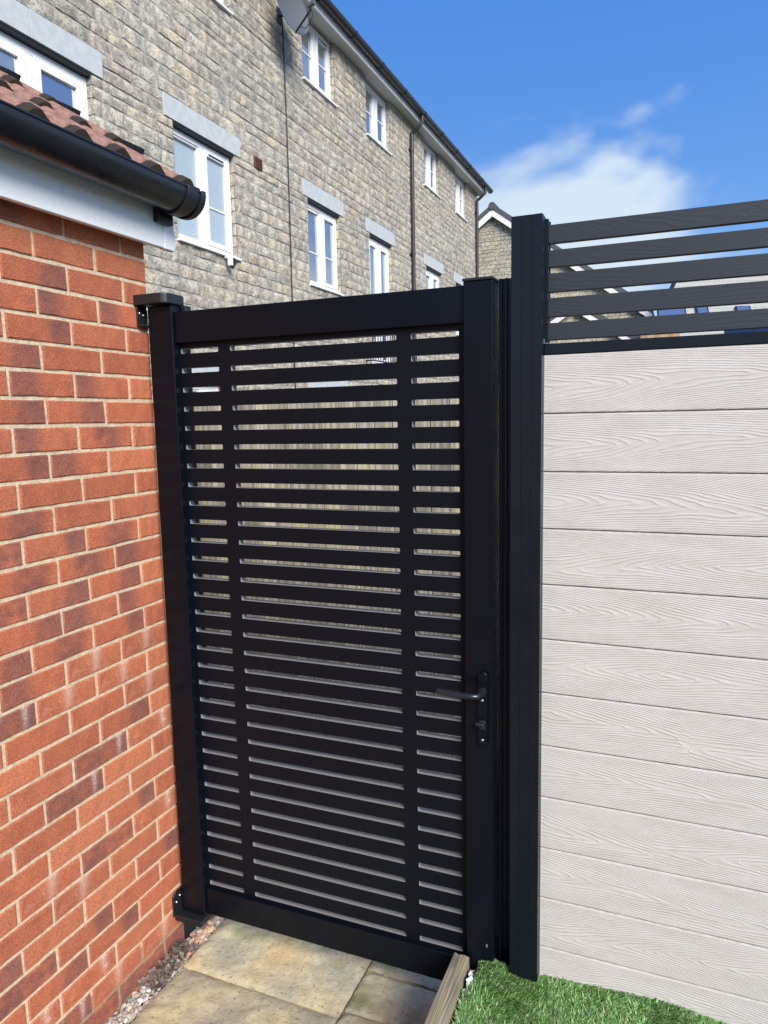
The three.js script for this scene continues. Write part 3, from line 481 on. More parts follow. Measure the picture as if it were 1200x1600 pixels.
{
  const nx = 90, nz = 90, pos = [], idx = [];
  for (let j = 0; j <= nz; j++) for (let i = 0; i <= nx; i++) {
    const zz = lerp(0.0, 2.3, (j / nz) ** 1.8); const xl = turfLeft(zz), x = lerp(xl, 3.0, (i / nx) ** 1.5), z = Math.max(zz, turfBack(x)); pos.push(x, turfY(x, z), z);
    if (i < nx && j < nz) { const a = j * (nx + 1) + i; idx.push(a, a + nx + 1, a + 1, a + 1, a + nx + 1, a + nx + 2); }
  }
  const g = new THREE.BufferGeometry(); g.setAttribute('position', new THREE.Float32BufferAttribute(pos, 3)); g.setIndex(idx); g.computeVertexNormals();
  const o = new THREE.Mesh(uvMetres(g), std({ color: lin(0.035, 0.06, 0.02), roughness: 1, side: THREE.DoubleSide })); o.receiveShadow = o.castShadow = true; structure(o, 'lawn', 'artificial turf backing sheet');
  const s = new THREE.Mesh(box(1.0885, 3.05, -0.085, 0.165, 0.055, 2.3), M.soil); s.receiveShadow = true; structure(s, 'lawn_bed', 'raised earth bed under the lawn');
  // blades
  const bg = (() => { const pos = [], id = [], n = 4; for (let k = 0; k <= n; k++) { const t = k / n, w = 0.5 * (1 - t * t * 0.92), b = t * t * 0.55; pos.push(-w, t * (1 - 0.12 * t), b, w, t * (1 - 0.12 * t), b); if (k < n) { const a = 2 * k; id.push(a, a + 1, a + 2, a + 2, a + 1, a + 3); } } const q = new THREE.BufferGeometry(); q.setAttribute('position', new THREE.Float32BufferAttribute(pos, 3)); q.setIndex(id); q.computeVertexNormals(); return q; })();
  const N = 105000, im = new THREE.InstancedMesh(bg, std({ roughness: 0.5, side: THREE.DoubleSide }), N), r = rngOf(909), m4 = new THREE.Matrix4(), q = new THREE.Quaternion(), e = new THREE.Euler(0, 0, 0, 'YXZ');
  const cols = [[0.06, 0.17, 0.026], [0.095, 0.24, 0.042], [0.145, 0.32, 0.07], [0.30, 0.44, 0.20], [0.035, 0.10, 0.02], [0.19, 0.33, 0.10]];
  let i = 0;
  while (i < N) {
    const near = i < 72000; let z = near ? r() * 0.5 : r() * 2.2, x = near ? lerp(1.1, 2.0, r()) : lerp(1.1, 2.9, r());
    if (x < turfLeft(z) - 0.004) continue; z = Math.max(z, turfBack(x) + r() * 0.004);
    const edge = z < 0.07 || x < turfLeft(z) + 0.02, len = (0.018 + r() * 0.013) * (edge ? 0.9 : 1), w = 0.0014 + r() * 0.0011;
    const yaw = 2.6 + 1.6 * PN.noise(x * 6, z * 6, 8) + (r() - 0.5) * 2.4;
    e.set(0.15 + r() * 0.65, yaw, (r() - 0.5) * 0.5); q.setFromEuler(e);
    m4.compose(new THREE.Vector3(x, turfY(x, z) - 0.001, z), q, new THREE.Vector3(w * 2, len, len)); im.setMatrixAt(i, m4);
    let c = cols[Math.floor(r() * cols.length)]; if (r() < 0.05) c = [0.22, 0.17, 0.08]; const k = 0.8 + 0.5 * r(); im.setColorAt(i, lin(c[0] * k, c[1] * k, c[2] * k)); i++;
  }
  im.name = 'artificial_grass'; im.castShadow = im.receiveShadow = true; im.userData = { label: 'bright green artificial grass lawn at the foot of the pale fence', category: 'grass', kind: 'stuff' }; scene.add(im);
  // torn white backing at the turf corner
  const sc = thing('torn_backing', 'torn white scrap of turf backing beside the end of the timber', 'scrap');
  const rr = rngOf(4); const list = []; for (let k = 0; k < 5; k++) { const pg = new THREE.PlaneGeometry(0.014 + rr() * 0.012, 0.03, 2, 4), pp = pg.attributes.position; for (let a = 0; a < pp.count; a++) pp.setZ(a, 0.006 * PN.noise(pp.getX(a) * 90 + k, pp.getY(a) * 60, k) * 2); pg.rotateX(-0.5 + rr()); pg.rotateY(1.1 + (rr() - 0.5)); pg.translate(1.099 + rr() * 0.006, 0.188 + rr() * 0.03, 0.055 + k * 0.017); pg.computeVertexNormals(); list.push(pg); }
  part('scrap_sheet', merge(list), M.backing, sc);
}
// crumbs of soil in the corner of the paving
{
  const g = new THREE.IcosahedronGeometry(1, 0), N = 900, im = new THREE.InstancedMesh(g, std({ roughness: 1 }), N), r = rngOf(31), m4 = new THREE.Matrix4(), q = new THREE.Quaternion();
  for (let i = 0; i < N; i++) { const z = lerp(-0.09, 0.10, r()), x = lerp(0.955, 1.036, Math.sqrt(r())), s = 0.0015 + r() * r() * 0.006; q.setFromEuler(new THREE.Euler(r() * 6, r() * 6, r() * 6)); m4.compose(new THREE.Vector3(x, 0.004 + r() * 0.018 * sst(0.95, 1.03, x), z), q, new THREE.Vector3(s * (1 + r() * 1.5), s * 0.7, s)); im.setMatrixAt(i, m4); const k = 0.4 + r(); im.setColorAt(i, lin(0.045 * k, 0.033 * k, 0.024 * k)); }
  im.name = 'soil_crumbs'; im.castShadow = im.receiveShadow = true; im.userData = { label: 'dark loose soil crumbs on the slab beside the timber', category: 'soil', kind: 'stuff' }; scene.add(im);
}
// dry leaves in the gravel strip
{
  const leafGeo = (seed) => { const r = rngOf(seed), s = new THREE.Shape(), n = 18, pts = []; for (let i = 0; i < n; i++) { const a = i / n * Math.PI * 2, rad = (0.62 + 0.38 * Math.abs(Math.cos(a * 2.5))) * (0.8 + 0.3 * r()); pts.push(new THREE.Vector2(Math.cos(a) * rad, Math.sin(a) * rad * 0.62)); } s.setFromPoints(pts); const g0 = new THREE.ShapeGeometry(s), p0 = g0.attributes.position; const c = new THREE.Vector3(); const pos = [0, 0, 0], id = []; for (let i = 0; i < n; i++) pos.push(pts[i].x * 0.5, pts[i].y * 0.5, 0); for (let i = 0; i < n; i++) pos.push(pts[i].x, pts[i].y, 0); for (let i = 0; i < n; i++) { const a = 1 + i, b = 1 + (i + 1) % n, d = a + n, e = b + n; id.push(0, a, b, a, d, e, a, e, b); }
    for (let i = 0; i < pos.length; i += 3) { const x = pos[i], y = pos[i + 1]; pos[i + 2] = 1.0 * Math.abs(y) ** 1.3 + 0.45 * x * x + 0.22 * PN.noise(x * 3 + seed, y * 3, seed); } const g = new THREE.BufferGeometry(); g.setAttribute('position', new THREE.Float32BufferAttribute(pos, 3)); g.setIndex(id); g.computeVertexNormals(); g.rotateX(-Math.PI / 2); return uvMetres(g); };
  const gs = [1, 2, 3, 4, 5].map(leafGeo), ms = [[0.15, 0.105, 0.085], [0.09, 0.065, 0.055], [0.20, 0.145, 0.115], [0.12, 0.095, 0.085]].map((c) => std({ color: lin(...c), roughness: 0.85, side: THREE.DoubleSide })), r = rngOf(12);
  for (let i = 0; i < 110; i++) {
    const z = lerp(0.04, 0.255, r()) , x = 0.012 + r() * 0.075, s = 0.010 + r() * 0.012;
    const o = new THREE.Mesh(gs[i % 5], ms[Math.floor(r() * 4)]); o.name = numbered('dry_leaf'); o.scale.setScalar(s); o.position.set(x, -0.017 + r() * 0.02, z); o.rotation.set((r() - 0.5) * 1.5, r() * 6.3, (r() - 0.5) * 1.5, 'YXZ'); o.castShadow = o.receiveShadow = true;
    o.userData = { label: 'curled brown dry leaf in the drift between wall and slabs', category: 'leaf', group: 'dry leaves drifted against the brick wall' }; scene.add(o);
  }
}

// ---------------------------------------------------------------- close-board fence beyond the gate
{
  const f = thing('closeboard_fence', 'weathered grey closeboard fence beyond the slotted gate', 'fence'), r = rngOf(66);
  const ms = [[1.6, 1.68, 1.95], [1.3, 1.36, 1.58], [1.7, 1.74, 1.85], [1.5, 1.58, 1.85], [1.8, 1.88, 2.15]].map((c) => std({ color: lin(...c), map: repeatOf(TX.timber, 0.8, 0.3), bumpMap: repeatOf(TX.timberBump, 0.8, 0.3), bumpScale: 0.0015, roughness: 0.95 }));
  const g = [0, 1, 2, 3].map((k) => { const q = new THREE.BoxGeometry(0.1045, 1.93, 0.014), p = q.attributes.position; for (let i = 0; i < p.count; i++) if (p.getX(i) < 0) p.setZ(i, p.getZ(i) * 0.45 - 0.004); q.computeVertexNormals(); return uvMetres(q, k * 0.37, k * 0.21); });
  for (let k = 0; k < 42; k++) part('board', g[Math.floor(r() * 4)], ms[Math.floor(r() * 5)], f, [-3.1 + k * 0.11, 1.04 + (r() - 0.5) * 0.012, -1.788 + (k % 2) * 0.002]);
  for (const y of [0.35, 1.05, 1.75]) part('rail', box(-3.15, 1.5, y - 0.04, y + 0.04, -1.875, -1.8155), ms[1], f);
  for (let k = 0; k < 42; k++) part('rear_board', g[k % 4], ms[(k * 3) % 5], f, [-3.045 + k * 0.11, 1.03, -1.8075]);
  part('gravel_board', box(-3.15, 1.5, -0.08, 0.07, -1.80, -1.765), ms[1], f);
}

// ---------------------------------------------------------------- stone house
const FX = -3.2, house = thing('stone_house', 'long three storey stone house with white windows and pale lintels', 'house');
const zEnd = -16.12, zStart = 1.0, yEave = 7.245;
const lower = [[-2.08, -3.31], [-4.40, -5.47], [-7.25, -8.25], [-9.37, -10.35], [-12.22, -13.2], [-14.27, -15.2]];
const upper = [[-4.5, -5.5], [-7.23, -8.19], [-9.35, -10.34], [-12.16, -13.09], [-14.28, -15.14]];
const openings = [];
lower.forEach(([a, b], i) => openings.push({ a, b, y0: i === 3 ? 2.74 : 3.72, y1: 4.87, row: 'l', i }));
upper.forEach(([a, b], i) => openings.push({ a, b, y0: 6.385, y1: yEave, row: 'u', i }));
lower.forEach(([a, b], i) => { if (i && i !== 3) openings.push({ a, b: i === 1 ? b + 0.42 : b, y0: i === 1 ? 0.05 : 1.2, y1: 2.30, row: 'g', i }); });
{
  const wall = group('wall', house);
  const s = new THREE.Shape([[zEnd, -0.3], [zStart, -0.3], [zStart, yEave], [zEnd, yEave]].map((p) => new THREE.Vector2(...p)));
  for (const o of openings) { const h = new THREE.Path(); const t = Math.min(o.y1, yEave - 0.001); const e = 0.022; h.moveTo(o.a + e, o.y0 - 0.004); h.lineTo(o.b - e, o.y0 - 0.004); h.lineTo(o.b - e, t); h.lineTo(o.a + e, t); h.closePath(); s.holes.push(h); }
  const g = new THREE.ExtrudeGeometry(s, { depth: 0.16, bevelEnabled: false }); g.applyMatrix4(new THREE.Matrix4().makeBasis(new THREE.Vector3(0, 0, 1), new THREE.Vector3(0, 1, 0), new THREE.Vector3(-1, 0, 0))); g.translate(FX - 0.011, 0, 0);
  part('mortar', uvMetres(g), M.stoneMortar, wall);
  part('wall_core', merge([box(-9.2, FX - 0.36, -0.3, yEave, zEnd + 0.1, zStart), box(-9.2, FX - 0.02, -0.3, yEave, zEnd + 0.02, zEnd + 0.09)]), M.dark, wall);
  // coursed stones
  const r = rngOf(1234), list = [];
  const blocked = (y0, y1) => { const out = []; for (const o of openings) { if (y1 > o.y0 + 0.01 && y0 < o.y1 - 0.01) out.push([o.b, o.a]); if (o.row !== 'u' && y1 > 4.87 + 0.012 && y0 < 5.09 - 0.012 && o.row === 'l') out.push([o.b - 0.135, o.a + 0.135]); if (o.row === 'g' && y1 > 2.312 && y0 < 2.508) out.push([o.b - 0.135, o.a + 0.135]); } return out.sort((p, q) => p[0] - q[0]); };
  const levels = [1.96, 2.30, 2.52, 2.74, 3.72, 4.87, 5.09, 6.385, yEave];
  for (let L = 0; L < levels.length - 1; L++) {
    let y = levels[L]; const topY = levels[L + 1], hs = [];
    while (y < topY - 0.02) { let h = [0.068, 0.125, 0.115, 0.14, 0.105, 0.135][Math.floor(r() * 6)]; if (topY - y - h < 0.06) h = topY - y; if (h > 0.16) h = h / 2; hs.push(h); y += h; }
    y = levels[L];
    for (const h of hs) {
      let z = zEnd; const bl = blocked(y, y + h);
      const segs = []; for (const [b0, b1] of bl) { if (b0 > z + 0.03) segs.push([z, b0]); z = Math.max(z, b1); } if (z < zStart) segs.push([z, zStart]);
      for (const [a, b] of segs) {
        let p = a;
        while (p < b - 0.03) { let len = 0.19 + r() * 0.30; if (b - p - len < 0.13) len = Math.min(b - p, 0.5) ; if (len > 0.5) len /= 2; list.push({ y0: y, y1: y + h, z0: p, z1: p + len, t: [3, 1, 5, 0, 2, 4][Math.max(0, Math.min(5, Math.floor((r() * 0.75 + 0.5 * (0.25 + fbm(p * 0.7, y * 0.9, 3.3, 3) * 1.6)) * 6)))], v: Math.floor(r() * 14), ra: r(), rb: r() }); p += len; }
      }
      y += h;
    }
  }
  const vgeo = []; // unit stones, front face at x = 0, bulging, uneven
  for (let k = 0; k < 14; k++) {
    const NX = 6, NY = 3, pos = [], id = [], uv = [], q = rngOf(300 + k), ou = q() , ov = q();
    for (let b = 0; b <= NY; b++) for (let a = 0; a <= NX; a++) { const u = a / NX, v = b / NY, edge = (a === 0 || a === NX || b === 0 || b === NY); const x = edge ? -0.0065 + (q() - 0.5) * 0.007 : 0.001 + (q() - 0.5) * 0.014; const jz = edge && a > 0 && a < NX ? 0 : (q() - 0.5) * 0.03, jy = edge ? (q() - 0.5) * 0.13 : 0; pos.push(x, v - 0.5 + (b === 0 ? Math.abs(jy) : b === NY ? -Math.abs(jy) : 0), u - 0.5 + (a === 0 ? Math.abs(jz) : a === NX ? -Math.abs(jz) : 0)); uv.push(ou + u * 0.25, ov + v * 0.09); if (a < NX && b < NY) { const i = b * (NX + 1) + a; id.push(i, i + NX + 1, i + 1, i + 1, i + NX + 1, i + NX + 2); } }
    const f = new THREE.BufferGeometry(); f.setAttribute('position', new THREE.Float32BufferAttribute(pos, 3)); f.setAttribute('uv', new THREE.Float32BufferAttribute(uv, 2)); f.setIndex(id); f.computeVertexNormals();
    const bx = new THREE.BoxGeometry(0.12, 1, 1).translate(-0.073, 0, 0); { const u2 = bx.attributes.uv; for (let i = 0; i < u2.count; i++) u2.setXY(i, ou + u2.getX(i) * 0.15, ov + u2.getY(i) * 0.09); }
    vgeo.push(merge([f, bx]));
  }
  const V = new THREE.Vector3(); let shown = [], rest = [];
  for (const q of list) { V.set(FX, (q.y0 + q.y1) / 2, (q.z0 + q.z1) / 2); const d = V.distanceTo(camera.position); V.project(camera); const vis = Math.abs(V.x) < 1.03 && Math.abs(V.y) < 1.03 && V.z < 1 && q.y1 > 3.05; q.size = vis ? (q.z1 - q.z0) * (q.y1 - q.y0) / d ** 4 : 0; (vis ? shown : rest).push(q); }
  shown.sort((a, b) => b.size - a.size); rest = rest.concat(shown.splice(290));
  const place = (q) => ({ p: new THREE.Vector3(FX + (q.ra - 0.5) * 0.008, (q.y0 + q.y1) / 2, (q.z0 + q.z1) / 2), s: new THREE.Vector3(1, q.y1 - q.y0 - 0.0095, q.z1 - q.z0 - 0.005) });
  for (const q of shown) { const { p, s } = place(q), o = part('stone', vgeo[q.v], M.stones[q.t], wall); o.position.copy(p); o.scale.copy(s); }
  const gl = rest.map((q) => { const { p, s } = place(q), g2 = vgeo[q.v].clone().applyMatrix4(new THREE.Matrix4().compose(p, new THREE.Quaternion(), s)), c = M.stones[q.t].color, col = new Float32Array(g2.attributes.position.count * 3); for (let i = 0; i < col.length; i += 3) { col[i] = c.r; col[i + 1] = c.g; col[i + 2] = c.b; } g2.setAttribute('color', new THREE.BufferAttribute(col, 3)); return g2; });
  const mass = part('stonework', mergeGeometries(gl), M.stoneMass, wall); mass.userData.kind = 'stuff';
}
function houseWindow(o) {
  const w = group(o.row === 'l' && o.i === 3 || (o.row === 'g' && o.i === 1) ? 'glazed_door' : 'window', house);
  const x1 = FX - 0.062, x0 = x1 - 0.07, { a, b } = o, y0 = o.y0 + 0.006, y1 = o.y1 - (o.row === 'u' ? 0.012 : 0.034), fw = 0.058, wide = o.row === 'l' && (o.i === 0 || o.i === 3 || o.i === 4);
  const zm = (a + b) / 2, M1 = M.white;
  // outer frame with mullion
  part('frame', merge([rbox(x0, x1, y0, y1, b + 0.004, b + fw, 0.004, 1), rbox(x0, x1, y0, y1, a - fw, a - 0.004, 0.004, 1), rbox(x0, x1 - 0.002, y0, y0 + fw, b + fw, a - fw, 0.004, 1), rbox(x0, x1 - 0.002, y1 - fw, y1, b + fw, a - fw, 0.004, 1), rbox(x0, x1 - 0.002, y0 + fw, y1 - fw, zm - 0.038, zm + 0.038, 0.004, 1)]), M1, w);
  const lights = [[zm + 0.038, a - fw], [b + fw, zm - 0.038]];
  lights.forEach(([c, d], k) => {
    const sash = wide || (o.row === 'l' && k === 1) || (o.row !== 'l' && k === 1), sw = wide ? 0.068 : sash ? 0.05 : 0.018, e = 0.003;
    const yA = y0 + fw + e, yB = y1 - fw - e, zA = c + e, zB = d - e, xf = sash ? x1 + 0.008 : x1 - 0.012;
    part(sash ? 'casement' : 'glazing_bead', merge([rbox(xf - 0.05, xf, yA, yB, zA, zA + sw, 0.004, 1), rbox(xf - 0.05, xf, yA, yB, zB - sw, zB, 0.004, 1), rbox(xf - 0.05, xf - 0.001, yA, yA + sw, zA + sw, zB - sw, 0.004, 1), rbox(xf - 0.05, xf - 0.001, yB - sw, yB, zA + sw, zB - sw, 0.004, 1)]), M1, w);
    const xg = xf - 0.03, bar = !wide && !(o.row === 'l' && o.i === 1 && k === 0), ym = lerp(yA, yB, o.row === 'u' ? 0.52 : 0.42), gm = o.row === 'l' && o.i === 1 ? M.frosted : M.glass;
    const tilt = (((o.i * 7 + k * 3) % 5) - 2) * 0.0035;
    for (const [p, q] of bar ? [[yA + sw, ym - 0.009], [ym + 0.009, yB - sw]] : [[yA + sw, yB - sw]]) part('pane', box(-0.006, 0, p - (p + q) / 2, q - (p + q) / 2, -(zB - zA - 2 * sw) / 2, (zB - zA - 2 * sw) / 2), gm, w, [xg, (p + q) / 2, (zA + zB) / 2], [0, tilt, tilt * 0.6]);
    if (bar) part('glazing_bar', rbox(xg - 0.012, xg + 0.012, ym - 0.0095, ym + 0.0095, zA + sw, zB - sw, 0.003, 1), M1, w);
    if (k === (o.i % 2) && !wide && o.row !== 'g') part('trickle_vent', rbox(xf + 0.0002, xf + 0.008, yB - 0.034, yB - 0.020, lerp(zA, zB, 0.18), lerp(zA, zB, 0.82), 0.003, 1), sash ? M.dark : M.white, w);
  });
  part('sill', rbox(x0, FX + 0.034, o.y0 - 0.022, o.y0 + 0.005, b - 0.03, a + 0.03, 0.004, 1), M1, w);
  if (o.row === 'u' ) part('blind', box(x0 - 0.01, x0 - 0.004, y1 - 0.2, y1 - fw, b + fw, a - fw), M.curtain, w);
  if (o.row !== 'u') {
    const lt = group('lintel', house), cut = lerp(b, a, 0.52), x = FX + 0.006;
    part('lintel_block', rbox(FX - 0.11, x, o.y1 + 0.003, o.y1 + 0.217, b - 0.132, cut - 0.0015, 0.004, 1), M.lintel, lt);
    part('lintel_block', rbox(FX - 0.11, x - 0.001, o.y1 + 0.003, o.y1 + 0.217, cut + 0.0015, a + 0.132, 0.004, 1), M.lintel, lt);
    part('under_lintel_strip', box(FX - 0.13, FX - 0.012, o.y1 - 0.030, o.y1 + 0.002, b + 0.002, a - 0.002), M.dark, lt);  // plain dark strip filling the gap between lintel and window frame
  }
}
openings.forEach(houseWindow);
{
  // eaves
  const x = -3.035, z0 = zEnd - 0.16, z1 = zStart;
  part('soffit', box(FX - 0.1, x, yEave + 0.001, yEave + 0.012, z0, z1), M.soffit, house);
  part('fascia', rbox(x + 0.0005, x + 0.02, yEave - 0.012, yEave + 0.185, z0, z1, 0.003, 1), M.white, house);
  part('eaves_box_end', box(FX - 0.3, x, yEave + 0.013, yEave + 0.17, z0, z0 + 0.02), M.white, house);
  const gx = x + 0.088, gy = yEave + 0.135, r = 0.066;
  const half = (ro, ri, za, zb, ex) => { const s = new THREE.Shape(); s.absarc(0, 0, ro, Math.PI - ex, 2 * Math.PI + ex, false); s.absarc(0, 0, ri, 2 * Math.PI + ex, Math.PI - ex, true); const g = new THREE.ExtrudeGeometry(s, { depth: zb - za, bevelEnabled: false, curveSegments: 14 }); g.translate(gx, gy, za); return g; };
  const gut = part('gutter', half(r, r - 0.004, z0 - 0.14, z1, 0.05), M.gutter, house);
  for (let z = -2.2; z > z0; z -= 1.02) part('gutter_bracket', half(r + 0.008, r + 0.0005, z - 0.02, z + 0.02, 0.12), M.plastic, gut);
  part('gutter_end', half(r + 0.006, 0.001, z0 - 0.146, z0 - 0.141, 0.1), M.plastic, gut);
  // roof
  const rs = new THREE.Shape([[x + 0.045, yEave + 0.205], [-6.2, yEave + 0.205 + 2.3], [-9.5, yEave + 0.1], [-9.5, yEave + 0.02], [x - 0.03, yEave + 0.02], [x - 0.02, yEave + 0.178]].map((p) => new THREE.Vector2(...p)));
  const rg = new THREE.ExtrudeGeometry(rs, { depth: z1 - z0 - 0.04, bevelEnabled: false }); rg.translate(0, 0, z0 + 0.03); const roof = part('roof', uvMetres(rg), M.roofGrey, house);
  const tg = rbox(-0.30, 0, 0, 0.03, -0.145, 0.145, 0.006, 1); for (let k = 0; k < 52; k++) part('roof_tile', tg, M.roofGrey, roof, [x + 0.066, yEave + 0.202 + (R() - 0.5) * 0.006, -1.0 - k * 0.293], [0, 0, -0.62]);
  // downpipes
  for (const [pz, name] of [[-11.33, 'downpipe'], [-15.92, 'downpipe']]) {
    const dp = part(name, tube([[gx, gy - 0.05, pz], [gx, gy - 0.13, pz], [gx - 0.01, gy - 0.2, pz], [FX + 0.06, yEave - 0.2, pz], [FX + 0.05, yEave - 0.3, pz], [FX + 0.05, 4, pz], [FX + 0.05, 0, pz]], 0.034, 60, 10), M.pipe, house);
    for (const y of [6.75, 4.9, 3.0]) part('pipe_clip', merge([rod([FX + 0.05, y - 0.02, pz], [FX + 0.05, y + 0.02, pz], 0.041, 12), rbox(FX, FX + 0.02, y - 0.018, y + 0.018, pz - 0.075, pz + 0.075, 0.003, 1)]), M.pipe, dp);
  }
  // air brick
  const ab = part('air_brick', rbox(FX - 0.02, FX + 0.014, 4.86, 4.99, -6.07, -5.90, 0.004, 1), M.vent, house);
  for (let k = 0; k < 6; k++) part('louvre', rbox(FX + 0.0145, FX + 0.020, 4.873 + k * 0.019, 4.884 + k * 0.019, -6.055, -5.915, 0.002, 1), M.vent, ab);
  // Juliet balcony
  const bal = group('balcony', house); const bz0 = -10.62, bz1 = -9.1, bx = FX + 0.13;
  part('balcony_rail', merge([rod([bx, 3.82, bz0], [bx, 3.82, bz1], 0.014), rod([bx, 2.8, bz0], [bx, 2.8, bz1], 0.012), rod([FX, 3.82, bz0], [bx, 3.82, bz0], 0.014), rod([FX, 3.82, bz1], [bx, 3.82, bz1], 0.014), rod([FX, 2.8, bz0], [bx, 2.8, bz0], 0.012), rod([FX, 2.8, bz1], [bx, 2.8, bz1], 0.012)]), M.plastic, bal);
  const bg = rod([0, 2.8, 0], [0, 3.82, 0], 0.007, 6); for (let k = 0; k <= 14; k++) part('baluster', bg, M.plastic, bal, [bx, 0, lerp(bz0, bz1, k / 14)]);
}
// satellite dish on the wall
{
  const d = thing('satellite_dish', 'grey satellite dish fixed high on the stone house below the eaves', 'satellite dish');
  const c = new THREE.Vector3(-2.97, 6.81, -6.45), n = new THREE.Vector3(0.95, 0.15, 0.15).normalize();
  const q = new THREE.Quaternion().setFromUnitVectors(new THREE.Vector3(0, 1, 0), n);
  const prof = []; for (let i = 0; i <= 12; i++) { const t = i / 12 * 0.31; prof.push(new THREE.Vector2(Math.max(0.0001, t), t * t * 0.75)); } for (let i = 12; i >= 0; i--) { const t = i / 12 * 0.31; prof.push(new THREE.Vector2(Math.max(0.0001, t), t * t * 0.75 - 0.006)); }
  const re = part('reflector', new THREE.LatheGeometry(prof, 40), M.dish, d); re.position.copy(c); re.quaternion.copy(q); re.scale.set(1, 1, 1);
  const up = new THREE.Vector3(0, 1, 0), down = up.clone().addScaledVector(n, -up.dot(n)).normalize().multiplyScalar(-1);
  const base = c.clone().addScaledVector(down, 0.30).addScaledVector(n, 0.05), lnb = c.clone().addScaledVector(n, 0.33).addScaledVector(down, 0.14);
  part('feed_arm', rod(base.toArray(), lnb.toArray(), 0.012), M.plastic, d);
  const lg = new THREE.CylinderGeometry(0.028, 0.034, 0.1, 14); lg.applyQuaternion(q); part('receiver', lg, M.dish, d, c.clone().addScaledVector(n, 0.34).addScaledVector(down, 0.09).toArray());
  part('receiver_cable', tube([lnb.toArray(), lnb.clone().add(new THREE.Vector3(0, -0.08, -0.02)).toArray(), lnb.clone().lerp(base, 0.35).add(new THREE.Vector3(0, -0.12, 0)).toArray(), lnb.clone().lerp(base, 0.7).toArray()], 0.005, 20, 6), M.plastic, d);
  const back = c.clone().addScaledVector(n, -0.02);
  part('wall_mount', merge([rod([FX, 6.86, -6.62], [FX + 0.16, 6.88, -6.64], 0.017), rod([FX + 0.16, 6.80, -6.64], [FX + 0.16, 6.97, -6.64], 0.02), rod([FX + 0.16, 6.90, -6.64], back.toArray(), 0.022), rbox(FX, FX + 0.012, 6.77, 6.96, -6.68, -6.57, 0.003, 1)]), M.plastic, d);
  const cb = thing('aerial_cable', 'thin black cable running down the stone wall below the dish', 'cable');
  part('cable_run', tube([[FX + 0.03, 6.85, -6.65], [FX + 0.016, 6.6, -6.69], [FX + 0.018, 5.2, -6.70], [FX + 0.016, 3.5, -6.69], [FX + 0.016, 2.2, -6.69]], 0.008, 40, 6), M.plastic, cb);
}
// security camera under the bathroom window
{
  const s = thing('security_camera', 'small white security camera below the frosted window', 'camera');
  part('mount', merge([rod([FX, 3.69, -5.19], [FX + 0.07, 3.68, -5.19], 0.018, 12)]), M.white, s);
  part('housing', rbox(FX + 0.05, FX + 0.115, 3.585, 3.685, -5.245, -5.165, 0.014, 3), M.white, s, [0, 0, 0]);
  part('lens_panel', rbox(FX + 0.1155, FX + 0.119, 3.595, 3.672, -5.235, -5.185, 0.0015, 2), M.dark, s);
  part('sensor_bulb', new THREE.SphereGeometry(0.026, 16, 12), M.dark, s, [FX + 0.09, 3.583, -5.205]);
}

// ---------------------------------------------------------------- houses far behind
function gableWall(x0, x1, yB, yE, xA, yA, z) { const s = new THREE.Shape([[x0, yB], [x1, yB], [x1, yE], [xA, yA], [x0, yE]].map((p) => new THREE.Vector2(...p))); const g = new THREE.ExtrudeGeometry(s, { depth: 0.3, bevelEnabled: false }); g.translate(0, 0, z - 0.3); return uvMetres(g); }
function gableStones(x0, x1, yB, yE, xA, yA, z, seed) {
  const r = rngOf(seed), list = []; let y = yB;
  while (y < yA - 0.06) {
    const h = [0.1, 0.14, 0.14, 0.2][Math.floor(r() * 4)], ym = y + h, tt = ym > yE ? (ym - yE) / (yA - yE) : 0; let x = lerp(x0, xA, tt), e = lerp(x1, xA, tt);
    while (x < e - 0.03) { let l = 0.2 + r() * 0.3; if (e - x - l < 0.12) l = e - x; const g = new THREE.BoxGeometry(l - 0.012, h - 0.012, 0.08); const j = (r() - 0.5) * 0.015; g.translate(x + l / 2, y + h / 2, z - 0.028 + j); uvMetres(g, r(), r()); const c = M.stones[Math.floor(r() * 6)].color, col = new Float32Array(g.attributes.position.count * 3); for (let i = 0; i < col.length; i += 3) { col[i] = c.r; col[i + 1] = c.g; col[i + 2] = c.b * 0.95; } g.setAttribute('color', new THREE.BufferAttribute(col, 3)); list.push(g); x += l; }
    y += h;
  }
  return mergeGeometries(list);
}
function bargeAndRoof(parent, xA, yA, hw, slope, z, depth, w = 0.2) {
  for (const s of [-1, 1]) {
    const xe = xA + s * hw, ye = yA - hw * slope;
    const q = (t, o) => [lerp(xA, xe, t), lerp(yA, ye, t) - o];
    const mk = (o0, o1, za, zb) => { const sh = new THREE.Shape([q(0, o0), q(1, o0), q(1, o1), q(0, o1)].map((p) => new THREE.Vector2(...p))); const g = new THREE.ExtrudeGeometry(sh, { depth: zb - za, bevelEnabled: false }); g.translate(0, 0, za); return uvMetres(g); };
    part('bargeboard', mk(0.16, 0.16 + w * 1.2, z - 0.02, z + 0.005), M.white, parent);
    part('verge_tiles', mk(-0.02, 0.158, z - 0.02, z + 0.03), M.roofGrey, parent);
    part('roof_slope', mk(0.0, 0.15, z - depth, z - 0.021), M.roofGrey, parent);
    part('barge_soffit', mk(0.26, 0.30, z - 0.25, z - 0.021), M.soffit, parent);
  }
  part('ridge_cap', rod([xA, yA - 0.06, z - depth], [xA, yA - 0.06, z + 0.05], 0.13, 12), M.roofGrey, parent);
}
